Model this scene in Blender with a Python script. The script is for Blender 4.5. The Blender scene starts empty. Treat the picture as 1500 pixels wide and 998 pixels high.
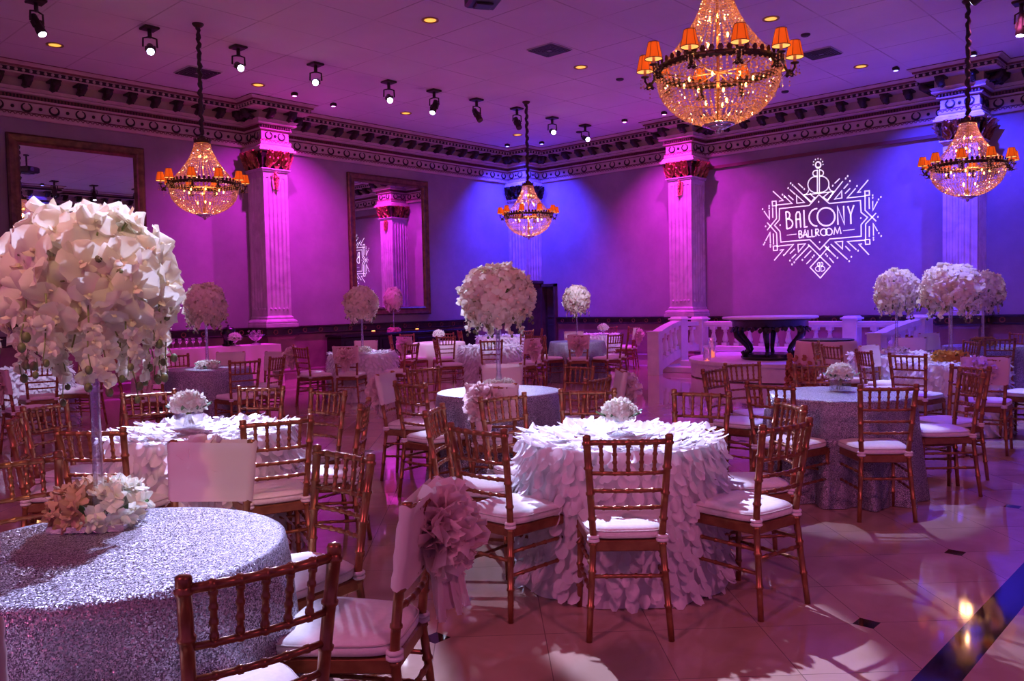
import bpy, math, random
from mathutils import Vector, Matrix, noise
PI = math.pi
R = math.radians
rng = random.Random(7)
scene = bpy.context.scene
COL = scene.collection

# ------------------------------------------------------------------ camera
F_PX = 1213.0
YAW, PITCH, ROLL, EYE = R(43.05), R(-2.5), R(-1.17), 1.5
HC, XW, YW = 5.8, 17.95, 16.2          # ceiling height, right wall plane x, left wall plane y

def cam_axes():
    f = Vector((math.cos(YAW), math.sin(YAW), 0)); u = Vector((0, 0, 1))
    fw = f*math.cos(PITCH) + u*math.sin(PITCH)
    up = -f*math.sin(PITCH) + u*math.cos(PITCH)
    rt = fw.cross(up)
    r = rt*math.cos(ROLL) + up*math.sin(ROLL)
    u2 = -rt*math.sin(ROLL) + up*math.cos(ROLL)
    return r, u2, fw
AX_R, AX_U, AX_F = cam_axes()
cam_d = bpy.data.cameras.new('camera')
cam_d.sensor_width = 36.0
cam_d.lens = F_PX/1500*36.0
cam_d.clip_start = 0.05
cam_d.clip_end = 200
cam = bpy.data.objects.new('camera', cam_d)
COL.objects.link(cam)
m = Matrix((AX_R, AX_U, -AX_F)).transposed().to_4x4()
m.translation = Vector((0, 0, EYE))
cam.matrix_world = m
scene.camera = cam

def ray(px, py):
    return AX_R*((px-750)/F_PX) - AX_U*((py-499)/F_PX) + AX_F
def at_z(px, py, z):
    d = ray(px, py); t = (z-EYE)/d.z
    return Vector((d.x*t, d.y*t, z))
def at_x(px, py, x):
    d = ray(px, py); t = x/d.x
    return Vector((x, d.y*t, EYE+d.z*t))
def at_y(px, py, y):
    d = ray(px, py); t = y/d.y
    return Vector((d.x*t, y, EYE+d.z*t))

# ------------------------------------------------------------------ materials
def new_mat(name):
    mt = bpy.data.materials.new(name); mt.use_nodes = True
    nt = mt.node_tree
    return mt, nt, nt.nodes['Principled BSDF']
def simple(name, col, rough=.5, metal=0.0, spec=.5, **kw):
    mt, nt, b = new_mat(name)
    b.inputs['Base Color'].default_value = (*col, 1)
    b.inputs['Roughness'].default_value = rough
    b.inputs['Metallic'].default_value = metal
    b.inputs['Specular IOR Level'].default_value = spec
    for k, v in kw.items():
        b.inputs[k.replace('_', ' ')].default_value = v
    return mt
def N(nt, t, **kw):
    n = nt.nodes.new(t)
    for k, v in kw.items(): setattr(n, k, v)
    return n
def mixcol(nt, fac, a, b):
    mx = N(nt, 'ShaderNodeMix', data_type='RGBA')
    L = nt.links
    if hasattr(fac, 'is_output'): L.new(fac, mx.inputs[0])
    else: mx.inputs[0].default_value = fac
    for s, v in ((mx.inputs[6], a), (mx.inputs[7], b)):
        if hasattr(v, 'is_output'): L.new(v, s)
        else: s.default_value = (*v, 1)
    return mx.outputs[2]
def ramp(nt, inp, stops):
    r = N(nt, 'ShaderNodeValToRGB')
    e = r.color_ramp.elements
    while len(e) < len(stops): e.new(.5)
    for el, (p, c) in zip(e, stops):
        el.position = p; el.color = (*c, 1) if len(c) == 3 else c
    nt.links.new(inp, r.inputs[0])
    return r.outputs[0]
def math_n(nt, op, a, b=None):
    n = N(nt, 'ShaderNodeMath', operation=op)
    for s, v in zip(n.inputs, (a, b)):
        if v is None: continue
        if hasattr(v, 'is_output'): nt.links.new(v, s)
        else: s.default_value = v
    return n.outputs[0]
def noisy(name, c1, c2, scale, rough=.6, bump=0.0, detail=5, metal=0, lo=.35, hi=.65, spec=.5, dist=0.0):
    mt, nt, b = new_mat(name)
    tc = N(nt, 'ShaderNodeTexCoord')
    nz = N(nt, 'ShaderNodeTexNoise'); nz.inputs['Scale'].default_value = scale; nz.inputs['Detail'].default_value = detail
    nz.inputs['Distortion'].default_value = dist
    nt.links.new(tc.outputs['Object'], nz.inputs['Vector'])
    nt.links.new(ramp(nt, nz.outputs[0], [(lo, c1), (hi, c2)]), b.inputs['Base Color'])
    b.inputs['Roughness'].default_value = rough; b.inputs['Metallic'].default_value = metal
    b.inputs['Specular IOR Level'].default_value = spec
    if bump:
        bp = N(nt, 'ShaderNodeBump'); bp.inputs['Strength'].default_value = bump; bp.inputs['Distance'].default_value = .02
        nt.links.new(nz.outputs[0], bp.inputs['Height']); nt.links.new(bp.outputs[0], b.inputs['Normal'])
    return mt
def emit(name, col, s):
    mt, nt, b = new_mat(name)
    b.inputs['Base Color'].default_value = (*[min(1, c) for c in col], 1)
    b.inputs['Emission Color'].default_value = (*col, 1)
    b.inputs['Emission Strength'].default_value = s
    return mt
def soft(name, col, trans=.35, rough=.7, spec=.3):
    """thin cloth or petal: part diffuse, part translucent"""
    mt, nt, b = new_mat(name)
    b.inputs['Base Color'].default_value = (*col, 1); b.inputs['Roughness'].default_value = rough
    b.inputs['Specular IOR Level'].default_value = spec
    t = N(nt, 'ShaderNodeBsdfTranslucent'); t.inputs[0].default_value = (*col, 1)
    mx = N(nt, 'ShaderNodeMixShader'); mx.inputs[0].default_value = trans
    out = nt.nodes['Material Output']
    nt.links.new(b.outputs[0], mx.inputs[1]); nt.links.new(t.outputs[0], mx.inputs[2]); nt.links.new(mx.outputs[0], out.inputs[0])
    return mt

M = {}
M['gold'] = noisy('copper_gold_paint', (.27, .105, .045), (.38, .162, .070), 18, rough=.30, metal=.6)
M['cushion'] = noisy('ivory_cushion', (.78, .74, .72), (.84, .80, .78), 60, rough=.75, bump=.05)
M['piping'] = simple('cushion_piping', (.55, .50, .48), .8)
M['sash'] = soft('blush_satin', (.84, .66, .66), .15, .45)
M['tulle'] = soft('blush_tulle', (.93, .76, .76), .45, .8)
M['white_cloth'] = soft('white_cloth', (.80, .78, .80), .1, .7)
M['petal_cloth'] = soft('white_taffeta_petals', (.84, .81, .84), .3, .42, .5)
M['orchid'] = soft('ivory_orchid_petal', (.93, .87, .72), .40, .5)
M['orchid_lip'] = soft('orchid_lip', (.86, .76, .55), .3, .5)
M['hydrangea'] = soft('hydrangea_floret', (.84, .86, .74), .3, .6)
M['amber_flower'] = soft('amber_floret', (.66, .40, .10), .3, .6)
M['pink_flower'] = soft('pink_floret', (.9, .42, .5), .3, .6)
M['brown_flower'] = soft('tan_floret', (.60, .38, .26), .3, .6)
M['leaf'] = simple('green_leaf', (.07, .16, .05), .45)
M['stem'] = simple('olive_stem', (.22, .28, .08), .5)
M['bud'] = simple('orchid_bud', (.14, .17, .06), .45)
M['black'] = simple('black_lacquer', (.008, .007, .007), .25)
M['black_matte'] = simple('black_matte', (.012, .011, .012), .6)
M['dark_metal'] = simple('dark_bronze', (.07, .04, .025), .4, .7)
M['chrome'] = simple('chrome', (.75, .75, .78), .12, 1.0)
M['plaster_white'] = noisy('painted_white_stone', (.66, .64, .64), (.76, .74, .73), 6, rough=.5)
M['ornament'] = simple('dark_bronze_ornament', (.035, .022, .018), .45, .3)
M['gilt'] = noisy('worn_gilt', (.30, .11, .05), (.55, .25, .10), 25, rough=.4, metal=.5)
M['beige'] = noisy('cornice_cream', (.50, .38, .34), (.60, .47, .40), 5, rough=.55)
M['red_line'] = simple('cornice_red_brown', (.16, .05, .045), .5)
M['rail_dark'] = noisy('dark_marble_band', (.018, .012, .014), (.05, .03, .03), 7, rough=.28)
M['ring_gilt'] = simple('band_ring', (.30, .13, .08), .35, .6)
M['frame'] = noisy('dark_gold_frame', (.10, .055, .025), (.20, .115, .05), 9, rough=.35, metal=.45)
M['mirror'] = simple('mirror', (.80, .80, .84), .0, 1.0)
M['projector_black'] = simple('projector_black', (.015, .015, .018), .35)
M['lens'] = simple('lens_glass', (.3, .3, .6), .05, .6)
M['vent'] = simple('vent_dark', (.05, .045, .05), .6)
M['vent_trim'] = simple('vent_trim', (.5, .46, .5), .5)
M['wood_dark'] = noisy('dark_wood', (.05, .03, .026), (.09, .055, .045), 4, rough=.45)
M['peach'] = soft('peach_cloth', (.85, .60, .48), .12, .6)
M['rosette'] = soft('copper_rosette', (.50, .22, .08), .2, .5)
M['pink_cloth'] = soft('pink_cloth', (.84, .66, .66), .12, .6)
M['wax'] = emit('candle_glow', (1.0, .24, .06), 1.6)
M['flame'] = emit('amber_candle', (1.0, .45, .08), 6)
M['spot_on'] = emit('spot_lens_lit', (.75, .75, 1.0), 14)
M['mag_on'] = emit('magenta_led', (1.0, .25, 1.0), 9)
M['blue_on'] = emit('blue_led', (.25, .25, 1.0), 7)
M['down_on'] = emit('downlight_lamp', (1.0, .52, .08), 1.15)
M['down_rim'] = simple('downlight_rim', (.45, .30, .10), .4, .3)
M['bulb'] = emit('warm_bulb', (1.0, .50, .13), 8)
M['logo'] = emit('projected_light_glow', (.95, .86, .98), .95)  # emission stands in for the projector's light on the wall
M['shade'] = soft('amber_shade', (.80, .22, .03), .5, .7)
M['shade_in'] = emit('lit_shade_lining', (1.0, .55, .15), 1.0)
M['shade_trim'] = simple('shade_trim', (.10, .03, .02), .6)
M['candle_tube'] = soft('candle_sleeve', (.85, .45, .30), .3)

def glass(name, col=(1, 1, 1), rough=0.0, ior=1.45):
    mt, nt, b = new_mat(name)
    b.inputs['Base Color'].default_value = (*col, 1); b.inputs['Roughness'].default_value = rough
    b.inputs['Transmission Weight'].default_value = 1; b.inputs['IOR'].default_value = ior
    return mt
def thin_glass(name, col, refl=.14, rough=.04):
    mt = bpy.data.materials.new(name); mt.use_nodes = True
    nt = mt.node_tree; out = nt.nodes['Material Output']; nt.nodes.remove(nt.nodes['Principled BSDF'])
    tr = N(nt, 'ShaderNodeBsdfTransparent'); tr.inputs[0].default_value = (*col, 1)
    gl = N(nt, 'ShaderNodeBsdfAnisotropic'); gl.inputs['Color'].default_value = (1, 1, 1, 1); gl.inputs['Roughness'].default_value = rough
    lw = N(nt, 'ShaderNodeLayerWeight'); lw.inputs[0].default_value = .35
    f = math_n(nt, 'MINIMUM', math_n(nt, 'ADD', lw.outputs['Facing'], refl), .75)
    mx = N(nt, 'ShaderNodeMixShader'); nt.links.new(f, mx.inputs[0])
    nt.links.new(tr.outputs[0], mx.inputs[1]); nt.links.new(gl.outputs[0], mx.inputs[2]); nt.links.new(mx.outputs[0], out.inputs[0])
    return mt
M['glass'] = thin_glass('clear_glass', (.97, .97, .99))
M['wine_glass'] = thin_glass('thin_glassware', (.97, .96, 1.0), .10)

def bead_mat():
    mt = bpy.data.materials.new('crystal_bead'); mt.use_nodes = True
    nt = mt.node_tree; out = nt.nodes['Material Output']; nt.nodes.remove(nt.nodes['Principled BSDF'])
    tr = N(nt, 'ShaderNodeBsdfTranslucent'); tr.inputs[0].default_value = (1, .72, .46, 1)
    gl = N(nt, 'ShaderNodeBsdfAnisotropic'); gl.inputs['Color'].default_value = (.9, .88, .9, 1); gl.inputs['Roughness'].default_value = .12
    mx = N(nt, 'ShaderNodeMixShader'); mx.inputs[0].default_value = .4
    nt.links.new(tr.outputs[0], mx.inputs[1]); nt.links.new(gl.outputs[0], mx.inputs[2]); nt.links.new(mx.outputs[0], out.inputs[0])
    return mt
M['bead'] = bead_mat()

def sequin_mat():
    mt, nt, b = new_mat('silver_sequin_cloth'); L = nt.links
    tc = N(nt, 'ShaderNodeTexCoord')
    vo = N(nt, 'ShaderNodeTexVoronoi'); vo.inputs['Scale'].default_value = 300
    L.new(tc.outputs['Object'], vo.inputs['Vector'])
    geo = N(nt, 'ShaderNodeNewGeometry')
    sub = N(nt, 'ShaderNodeVectorMath', operation='SUBTRACT'); L.new(vo.outputs['Color'], sub.inputs[0]); sub.inputs[1].default_value = (.5, .5, .5)
    sc = N(nt, 'ShaderNodeVectorMath', operation='SCALE'); L.new(sub.outputs[0], sc.inputs[0]); sc.inputs['Scale'].default_value = .95
    ad = N(nt, 'ShaderNodeVectorMath', operation='ADD'); L.new(sc.outputs[0], ad.inputs[0]); L.new(geo.outputs['Normal'], ad.inputs[1])
    no = N(nt, 'ShaderNodeVectorMath', operation='NORMALIZE'); L.new(ad.outputs[0], no.inputs[0]); L.new(no.outputs[0], b.inputs['Normal'])
    sp = N(nt, 'ShaderNodeSeparateColor'); L.new(vo.outputs['Color'], sp.inputs[0])
    c = ramp(nt, sp.outputs[0], [(.15, (.10, .09, .115)), (.55, (.32, .30, .37)), (.9, (.62, .60, .69))])
    L.new(c, b.inputs['Base Color'])
    b.inputs['Metallic'].default_value = .45; b.inputs['Roughness'].default_value = .36
    return mt
M['sequin'] = sequin_mat()

def floor_mat():
    mt, nt, b = new_mat('polished_marble_tiles'); L = nt.links
    tc = N(nt, 'ShaderNodeTexCoord'); sx = N(nt, 'ShaderNodeSeparateXYZ'); L.new(tc.outputs['Object'], sx.inputs[0])
    X, Y = sx.outputs[0], sx.outputs[1]
    s = math.sqrt(.5); T = .4945
    u = math_n(nt, 'MULTIPLY', math_n(nt, 'ADD', X, Y), s); v = math_n(nt, 'MULTIPLY', math_n(nt, 'SUBTRACT', Y, X), s)
    def line(w, o, half):
        a = math_n(nt, 'ADD', w, -o+400*T+T/2)
        mo = math_n(nt, 'MODULO', a, T)
        d = math_n(nt, 'ABSOLUTE', math_n(nt, 'SUBTRACT', mo, T/2))
        return math_n(nt, 'LESS_THAN', d, half)
    def idx(w, o):
        return math_n(nt, 'FLOOR', math_n(nt, 'DIVIDE', math_n(nt, 'SUBTRACT', w, o), T))
    joint = math_n(nt, 'MAXIMUM', line(u, 3.6957, .0022), line(v, -1.732, .0022))
    def sq(w, o, P):
        mo = math_n(nt, 'MODULO', math_n(nt, 'ADD', w, -o+100*P+P/2), P)
        d = math_n(nt, 'ABSOLUTE', math_n(nt, 'SUBTRACT', mo, P/2))
        return math_n(nt, 'LESS_THAN', d, .047)
    P = 1.3987
    cab = math_n(nt, 'MULTIPLY', sq(X, 5.235, P), sq(Y, 1.387, P))
    main = math_n(nt, 'GREATER_THAN', Y, 1.045)
    strip = math_n(nt, 'MULTIPLY', math_n(nt, 'LESS_THAN', Y, 1.046), math_n(nt, 'GREATER_THAN', Y, .897))
    joint = math_n(nt, 'MULTIPLY', joint, main); cab = math_n(nt, 'MULTIPLY', cab, main)
    dark = math_n(nt, 'MAXIMUM', cab, strip)
    # per-tile tone and marble clouds
    cmb = N(nt, 'ShaderNodeCombineXYZ'); L.new(idx(u, 3.6957), cmb.inputs[0]); L.new(idx(v, -1.732), cmb.inputs[1])
    wn = N(nt, 'ShaderNodeTexWhiteNoise', noise_dimensions='2D'); L.new(cmb.outputs[0], wn.inputs['Vector'])
    nz = N(nt, 'ShaderNodeTexNoise'); nz.inputs['Scale'].default_value = 3.2; nz.inputs['Detail'].default_value = 8; nz.inputs['Distortion'].default_value = 1.2
    off = N(nt, 'ShaderNodeVectorMath', operation='ADD'); sc = N(nt, 'ShaderNodeVectorMath', operation='SCALE'); sc.inputs['Scale'].default_value = 9
    L.new(wn.outputs['Color'], sc.inputs[0]); L.new(tc.outputs['Object'], off.inputs[0]); L.new(sc.outputs[0], off.inputs[1]); L.new(off.outputs[0], nz.inputs['Vector'])
    c = ramp(nt, nz.outputs[0], [(.28, (.42, .265, .20)), (.5, (.49, .32, .25)), (.72, (.55, .37, .30))])
    c = mixcol(nt, math_n(nt, 'MULTIPLY', wn.outputs['Value'], .28), c, (.42, .29, .21))
    c = mixcol(nt, math_n(nt, 'MULTIPLY', joint, .75), c, (.14, .09, .07))
    c = mixcol(nt, dark, c, (.006, .005, .006))
    L.new(c, b.inputs['Base Color'])
    b.inputs['Roughness'].default_value = .055; b.inputs['Specular IOR Level'].default_value = .62
    return mt
M['floor'] = floor_mat()

def ceil_mat():
    mt, nt, b = new_mat('ceiling_panels'); L = nt.links
    tc = N(nt, 'ShaderNodeTexCoord'); sx = N(nt, 'ShaderNodeSeparateXYZ'); L.new(tc.outputs['Object'], sx.inputs[0])
    def line(w, o, half, P=1.2):
        mo = math_n(nt, 'MODULO', math_n(nt, 'ADD', w, -o+100*P+P/2), P)
        d = math_n(nt, 'ABSOLUTE', math_n(nt, 'SUBTRACT', mo, P/2))
        return math_n(nt, 'LESS_THAN', d, half)
    j = math_n(nt, 'MAXIMUM', line(sx.outputs[0], 9.07, .012), line(sx.outputs[1], 8.85, .012))
    nz = N(nt, 'ShaderNodeTexNoise'); nz.inputs['Scale'].default_value = .9; nz.inputs['Detail'].default_value = 4
    L.new(tc.outputs['Object'], nz.inputs['Vector'])
    j2 = math_n(nt, 'MULTIPLY', j, ramp(nt, nz.outputs[0], [(.35, (.12,)*3), (.6, (.6,)*3)]))
    c = mixcol(nt, j2, ramp(nt, nz.outputs[0], [(.3, (.66, .62, .64)), (.7, (.74, .70, .72))]), (.26, .20, .20))
    L.new(c, b.inputs['Base Color']); b.inputs['Roughness'].default_value = .85
    return mt
M['ceiling'] = ceil_mat()
def wall_mat():
    mt, nt, b = new_mat('sponged_plaster'); L = nt.links
    tc = N(nt, 'ShaderNodeTexCoord')
    n1 = N(nt, 'ShaderNodeTexNoise'); n1.inputs['Scale'].default_value = .8; n1.inputs['Detail'].default_value = 6; n1.inputs['Roughness'].default_value = .6
    n2 = N(nt, 'ShaderNodeTexNoise'); n2.inputs['Scale'].default_value = 7; n2.inputs['Detail'].default_value = 5
    for n in (n1, n2): L.new(tc.outputs['Object'], n.inputs['Vector'])
    a = ramp(nt, n1.outputs[0], [(.32, (.27, .215, .25)), (.68, (.38, .31, .345))])
    c = mixcol(nt, math_n(nt, 'MULTIPLY', n2.outputs[0], .35), a, (.21, .17, .195))
    L.new(c, b.inputs['Base Color']); b.inputs['Roughness'].default_value = .75; b.inputs['Specular IOR Level'].default_value = .25
    return mt
M['wall'] = wall_mat()
M['wainscot'] = noisy('wainscot_marble', (.20, .10, .11), (.30, .17, .17), 1.6, rough=.4, detail=8, dist=1.5)
M['shaft'] = noisy('pilaster_marble', (.48, .39, .43), (.66, .56, .60), 2.2, rough=.45, detail=8, dist=1.6)

# ------------------------------------------------------------------ mesh building
class MB:
    def __init__(s): s.v = []; s.f = []; s.mi = []; s.sm = []
    def add(s, vs, fs, mi=0, smooth=True):
        o = len(s.v); s.v.extend([tuple(v) for v in vs])
        for f in fs:
            s.f.append(tuple(i+o for i in f)); s.mi.append(mi); s.sm.append(smooth)
    def box(s, c, d, mi=0, rot=None, taper=1.0, bev=0.0):
        x, y, z = d[0]/2, d[1]/2, d[2]/2
        c = Vector(c)
        if bev > 0:
            b = min(bev, x*.9, y*.9, z*.9); vs = []; 
            for (hx, hy, hz) in ((x-b, y-b, -z), (x, y, -z+b), (x, y, z-b), (x-b, y-b, z)):
                t = taper if hz > 0 else 1
                vs += [(-hx*t, -hy*t, hz), (hx*t, -hy*t, hz), (hx*t, hy*t, hz), (-hx*t, hy*t, hz)]
            fs = [(3, 2, 1, 0), (12, 13, 14, 15)]
            for k in range(3):
                for i in range(4):
                    j = (i+1) % 4; fs.append((k*4+i, k*4+j, k*4+4+j, k*4+4+i))
        else:
            t = taper
            vs = [(-x, -y, -z), (x, -y, -z), (x, y, -z), (-x, y, -z), (-x*t, -y*t, z), (x*t, -y*t, z), (x*t, y*t, z), (-x*t, y*t, z)]
            fs = [(3, 2, 1, 0), (4, 5, 6, 7), (0, 1, 5, 4), (1, 2, 6, 5), (2, 3, 7, 6), (3, 0, 4, 7)]
        vs = [Vector(v) for v in vs]
        if rot is not None: vs = [rot @ v for v in vs]
        s.add([v+c for v in vs], fs, mi, False)
    def tube(s, pts, rad, n=8, mi=0, caps=True, smooth=True):
        pts = [Vector(p) for p in pts]
        rad = rad if isinstance(rad, (list, tuple)) else [rad]*len(pts)
        vs = []; fs = []
        up = None
        for i, p in enumerate(pts):
            t = (pts[min(i+1, len(pts)-1)]-pts[max(i-1, 0)])
            if t.length < 1e-9: t = Vector((0, 0, 1))
            t.normalize()
            if up is None:
                up = Vector((0, 0, 1)) if abs(t.z) < .9 else Vector((1, 0, 0))
            a = up - t*up.dot(t)
            if a.length < 1e-6: a = t.orthogonal()
            a.normalize(); up = a; b = t.cross(a)
            for k in range(n):
                an = 2*PI*k/n
                vs.append(p + a*(rad[i]*math.cos(an)) + b*(rad[i]*math.sin(an)))
        for i in range(len(pts)-1):
            for k in range(n):
                k2 = (k+1) % n
                fs.append((i*n+k, i*n+k2, (i+1)*n+k2, (i+1)*n+k))
        s.add(vs, fs, mi, smooth)
        if caps:
            o = len(s.v)-len(vs)
            s.f.append(tuple(o+k for k in range(n))[::-1]); s.mi.append(mi); s.sm.append(False)
            e = o+(len(pts)-1)*n
            s.f.append(tuple(e+k for k in range(n))); s.mi.append(mi); s.sm.append(False)
    def lathe(s, prof, n=24, mi=0, c=(0, 0, 0), smooth=True, caps=True, wave=None):
        vs = []; fs = []
        for (r, z) in prof:
            for k in range(n):
                an = 2*PI*k/n
                rr = r*(1 if wave is None else wave(an, z))
                vs.append((c[0]+rr*math.cos(an), c[1]+rr*math.sin(an), c[2]+z))
        for i in range(len(prof)-1):
            for k in range(n):
                k2 = (k+1) % n
                fs.append((i*n+k, i*n+k2, (i+1)*n+k2, (i+1)*n+k))
        s.add(vs, fs, mi, smooth)
        if caps:
            o = len(s.v)-len(vs)
            for i0, rev in ((0, True), ((len(prof)-1)*n, False)):
                if prof[0 if rev else -1][0] > 1e-4:
                    t = tuple(o+i0+k for k in range(n))
                    s.f.append(t[::-1] if rev else t); s.mi.append(mi); s.sm.append(False)
    def ball(s, c, r, mi=0, n=8, rings=5, sq=(1, 1, 1)):
        c = Vector(c); vs = [c+Vector((0, 0, -r*sq[2]))]
        for i in range(1, rings):
            th = -PI/2+PI*i/rings
            for k in range(n):
                a = 2*PI*k/n
                vs.append(c+Vector((r*sq[0]*math.cos(th)*math.cos(a), r*sq[1]*math.cos(th)*math.sin(a), r*sq[2]*math.sin(th))))
        vs.append(c+Vector((0, 0, r*sq[2])))
        fs = [(0, 1+(k+1) % n, 1+k) for k in range(n)]
        for i in range(rings-2):
            for k in range(n):
                k2 = (k+1) % n; a = 1+i*n
                fs.append((a+k, a+k2, a+n+k2, a+n+k))
        e = len(vs)-1; a = 1+(rings-2)*n
        fs += [(a+k, a+(k+1) % n, e) for k in range(n)]
        s.add(vs, fs, mi, True)
    def octa(s, c, r, mi=0):
        c = Vector(c)
        vs = [c+Vector(d)*r for d in ((1, 0, 0), (0, 1, 0), (-1, 0, 0), (0, -1, 0), (0, 0, 1.1), (0, 0, -1.1))]
        s.add(vs, [(0, 1, 4), (1, 2, 4), (2, 3, 4), (3, 0, 4), (1, 0, 5), (2, 1, 5), (3, 2, 5), (0, 3, 5)], mi, False)
    def petal(s, mat, w, l, curl=.3, cup=.3, nu=3, nv=3, mi=0, point=.0, ripple=0.0, ph=0.0):
        """petal from its root along +Y of `mat`, facing +Z"""
        vs = []
        for i in range(nv+1):
            t = i/nv
            ww = w*(math.sin(PI*(.12+.80*t))**.7)*(1-point*t)
            for j in range(nu+1):
                a = (j/nu-.5)*2
                x = a*ww/2; y = l*t
                z = curl*l*t*t - cup*w*(a*a)*.5*(1 if True else 0) + ripple*w*math.sin(ph+a*5)*t
                vs.append(mat @ Vector((x, y, z)))
        fs = []
        for i in range(nv):
            for j in range(nu):
                q = i*(nu+1)+j
                fs.append((q, q+1, q+nu+2, q+nu+1))
        s.add(vs, fs, mi, True)
    def merge(s, o, mat=None):
        b = len(s.v)
        s.v.extend([tuple(mat @ Vector(v)) for v in o.v] if mat is not None else o.v)
        s.f.extend([tuple(i+b for i in f) for f in o.f]); s.mi.extend(o.mi); s.sm.extend(o.sm)
    def mesh(s, name, mats):
        me = bpy.data.meshes.new(name)
        me.from_pydata(s.v, [], s.f)
        if not isinstance(mats, (list, tuple)): mats = [mats]
        for mt in mats: me.materials.append(M[mt] if isinstance(mt, str) else mt)
        me.polygons.foreach_set('material_index', s.mi)
        me.polygons.foreach_set('use_smooth', s.sm)
        me.update()
        return me
def link(name, me, parent=None, loc=None, rotz=None, mat=None):
    o = bpy.data.objects.new(name, me); COL.objects.link(o)
    if parent is not None: o.parent = parent
    if mat is not None: o.matrix_local = mat
    if loc is not None: o.location = loc
    if rotz is not None: o.rotation_euler = (0, 0, rotz)
    return o
def build(name, mb, mats, parent=None, **kw):
    return link(name, mb.mesh(name, mats), parent, **kw)
def tag(o, label, cat, group=None, kind=None):
    if label: o['label'] = label
    if cat: o['category'] = cat
    if group: o['group'] = group
    if kind: o['kind'] = kind
    return o
def thing(name, label, cat, loc=(0, 0, 0), rotz=0.0, group=None):
    o = bpy.data.objects.new(name, None); COL.objects.link(o)
    o.empty_display_size = .1
    o.location = loc; o.rotation_euler = (0, 0, rotz)
    return tag(o, label, cat, group)
def structure(name, mb, mats, parent=None):
    o = build(name, mb, mats, parent)
    if parent is None: o['kind'] = 'structure'
    return o
def copy_tree(root, loc, rotz, label=None, group=None):
    r = root.copy(); COL.objects.link(r); r.location = loc; r.rotation_euler = (0, 0, rotz)
    if label: r['label'] = label
    if group: r['group'] = group
    for ch in list(root.children):
        c = ch.copy(); COL.objects.link(c); c.parent = r
        for g in list(ch.children):
            d = g.copy(); COL.objects.link(d); d.parent = c
    return r
def frame_from(normal, up=Vector((0, 0, 1)), origin=Vector((0, 0, 0)), spin=0.0):
    """matrix whose Z is `normal` and whose Y leans to `up`"""
    z = Vector(normal).normalized(); y = Vector(up)-z*Vector(up).dot(z)
    if y.length < 1e-4: y = z.orthogonal()
    y.normalize(); x = y.cross(z)
    mt = Matrix((x, y, z)).transposed().to_4x4()
    mt = mt @ Matrix.Rotation(spin, 4, 'Z'); mt.translation = Vector(origin)
    return mt

# offset a plan polyline to its right-hand side (the room side) with mitred corners
def offset_path(path, p):
    pts = [Vector(q) for q in path]; out = []
    def nrm(a, b):
        d = (b-a).normalized(); return Vector((d.y, -d.x))
    for i, q in enumerate(pts):
        if i == 0: out.append(q+nrm(pts[0], pts[1])*p)
        elif i == len(pts)-1: out.append(q+nrm(pts[-2], pts[-1])*p)
        else:
            a, b = nrm(pts[i-1], q), nrm(q, pts[i+1])
            out.append(q+(a+b)*(p/(1+a.dot(b))))
    return out
def sweep(mb, path, prof, mis=0):
    """profile [(p, z), ...] swept along the plan path; mis: one material index per strip"""
    rows = []
    for (p, z) in prof:
        rows.append([(q.x, q.y, z) for q in offset_path(path, p)])
    n = len(path)
    for k in range(len(prof)-1):
        mi = mis if isinstance(mis, int) else mis[k]
        vs = rows[k]+rows[k+1]
        mb.add(vs, [(i, i+1, n+i+1, n+i) for i in range(n-1)], mi, False)
# ================================================================== the room
X0, Y0 = -9.0, -19.0
PIL1 = (9.19, 9.76)                 # pilaster on the left wall (x range)
PD = .64                            # how far pilasters stand out
PIL2 = (10.91, 10.29)               # pilasters on the right wall (y range, far to near)
PIL3 = (4.82, 4.22)
PIER = .66

def slab(name, c, d, mat):
    mb = MB(); mb.box(c, d); return structure(name, mb, mat)
slab('floor', ((X0+XW)/2, (Y0+YW)/2, -.1), (XW-X0+.6, YW-Y0+.6, .2), 'floor').location = (0, 0, 0)
slab('ceiling', ((X0+XW)/2, (Y0+YW)/2, HC+.1), (XW-X0+.6, YW-Y0+.6, .2), 'ceiling')
# walls: plaster above the dark band, marble wainscot below; the right wall has the doorway beside the corner pier
mb = MB()
mb.box(((X0+XW)/2, YW+.1, HC/2+.5), (XW-X0+.4, .2, HC-1.0))
mb.box(((X0+XW)/2, YW+.1, .5), (XW-X0+.4, .2, 1.0), 1)
structure('wall_left', mb, ['wall', 'wainscot'])
DY0, DY1, DZ = 14.98, YW-PIER, 2.06
mb = MB()
mb.box((XW+.1, (DY0+Y0)/2, HC/2+.5), (.2, DY0-Y0, HC-1.0))
mb.box((XW+.1, (DY0+Y0)/2, .5), (.2, DY0-Y0, 1.0), 1)
mb.box((XW+.1, (DY0+YW)/2, (HC+DZ)/2), (.2, YW-DY0, HC-DZ))
mb.box((XW+.1, (DY1+YW)/2, DZ/2), (.2, YW-DY1, DZ), 1)
structure('wall_right', mb, ['wall', 'wainscot'])
# doorway
mb = MB()
for y in (DY0+.03, DY1-.03): mb.box((XW+.02, y, DZ/2), (.26, .06, DZ), 0)
mb.box((XW+.02, (DY0+DY1)/2, DZ-.04), (.26, DY1-DY0, .08), 0)
d = structure('door_1', mb, 'wood_dark')
mb = MB(); mb.box((XW+.16, (DY0+DY1)/2, DZ/2), (.05, DY1-DY0, DZ))
mb.box((XW+.13, (DY0+DY1)/2, 1.5), (.02, .36, .8), 0, bev=.01); mb.box((XW+.13, (DY0+DY1)/2, .55), (.02, .36, .7), 0, bev=.01)
build('door_leaf', mb, 'wood_dark', d)
mb = MB(); mb.ball((XW+.09, DY0+.10, 1.0), .03)
build('door_knob', mb, 'gilt', d)

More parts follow.
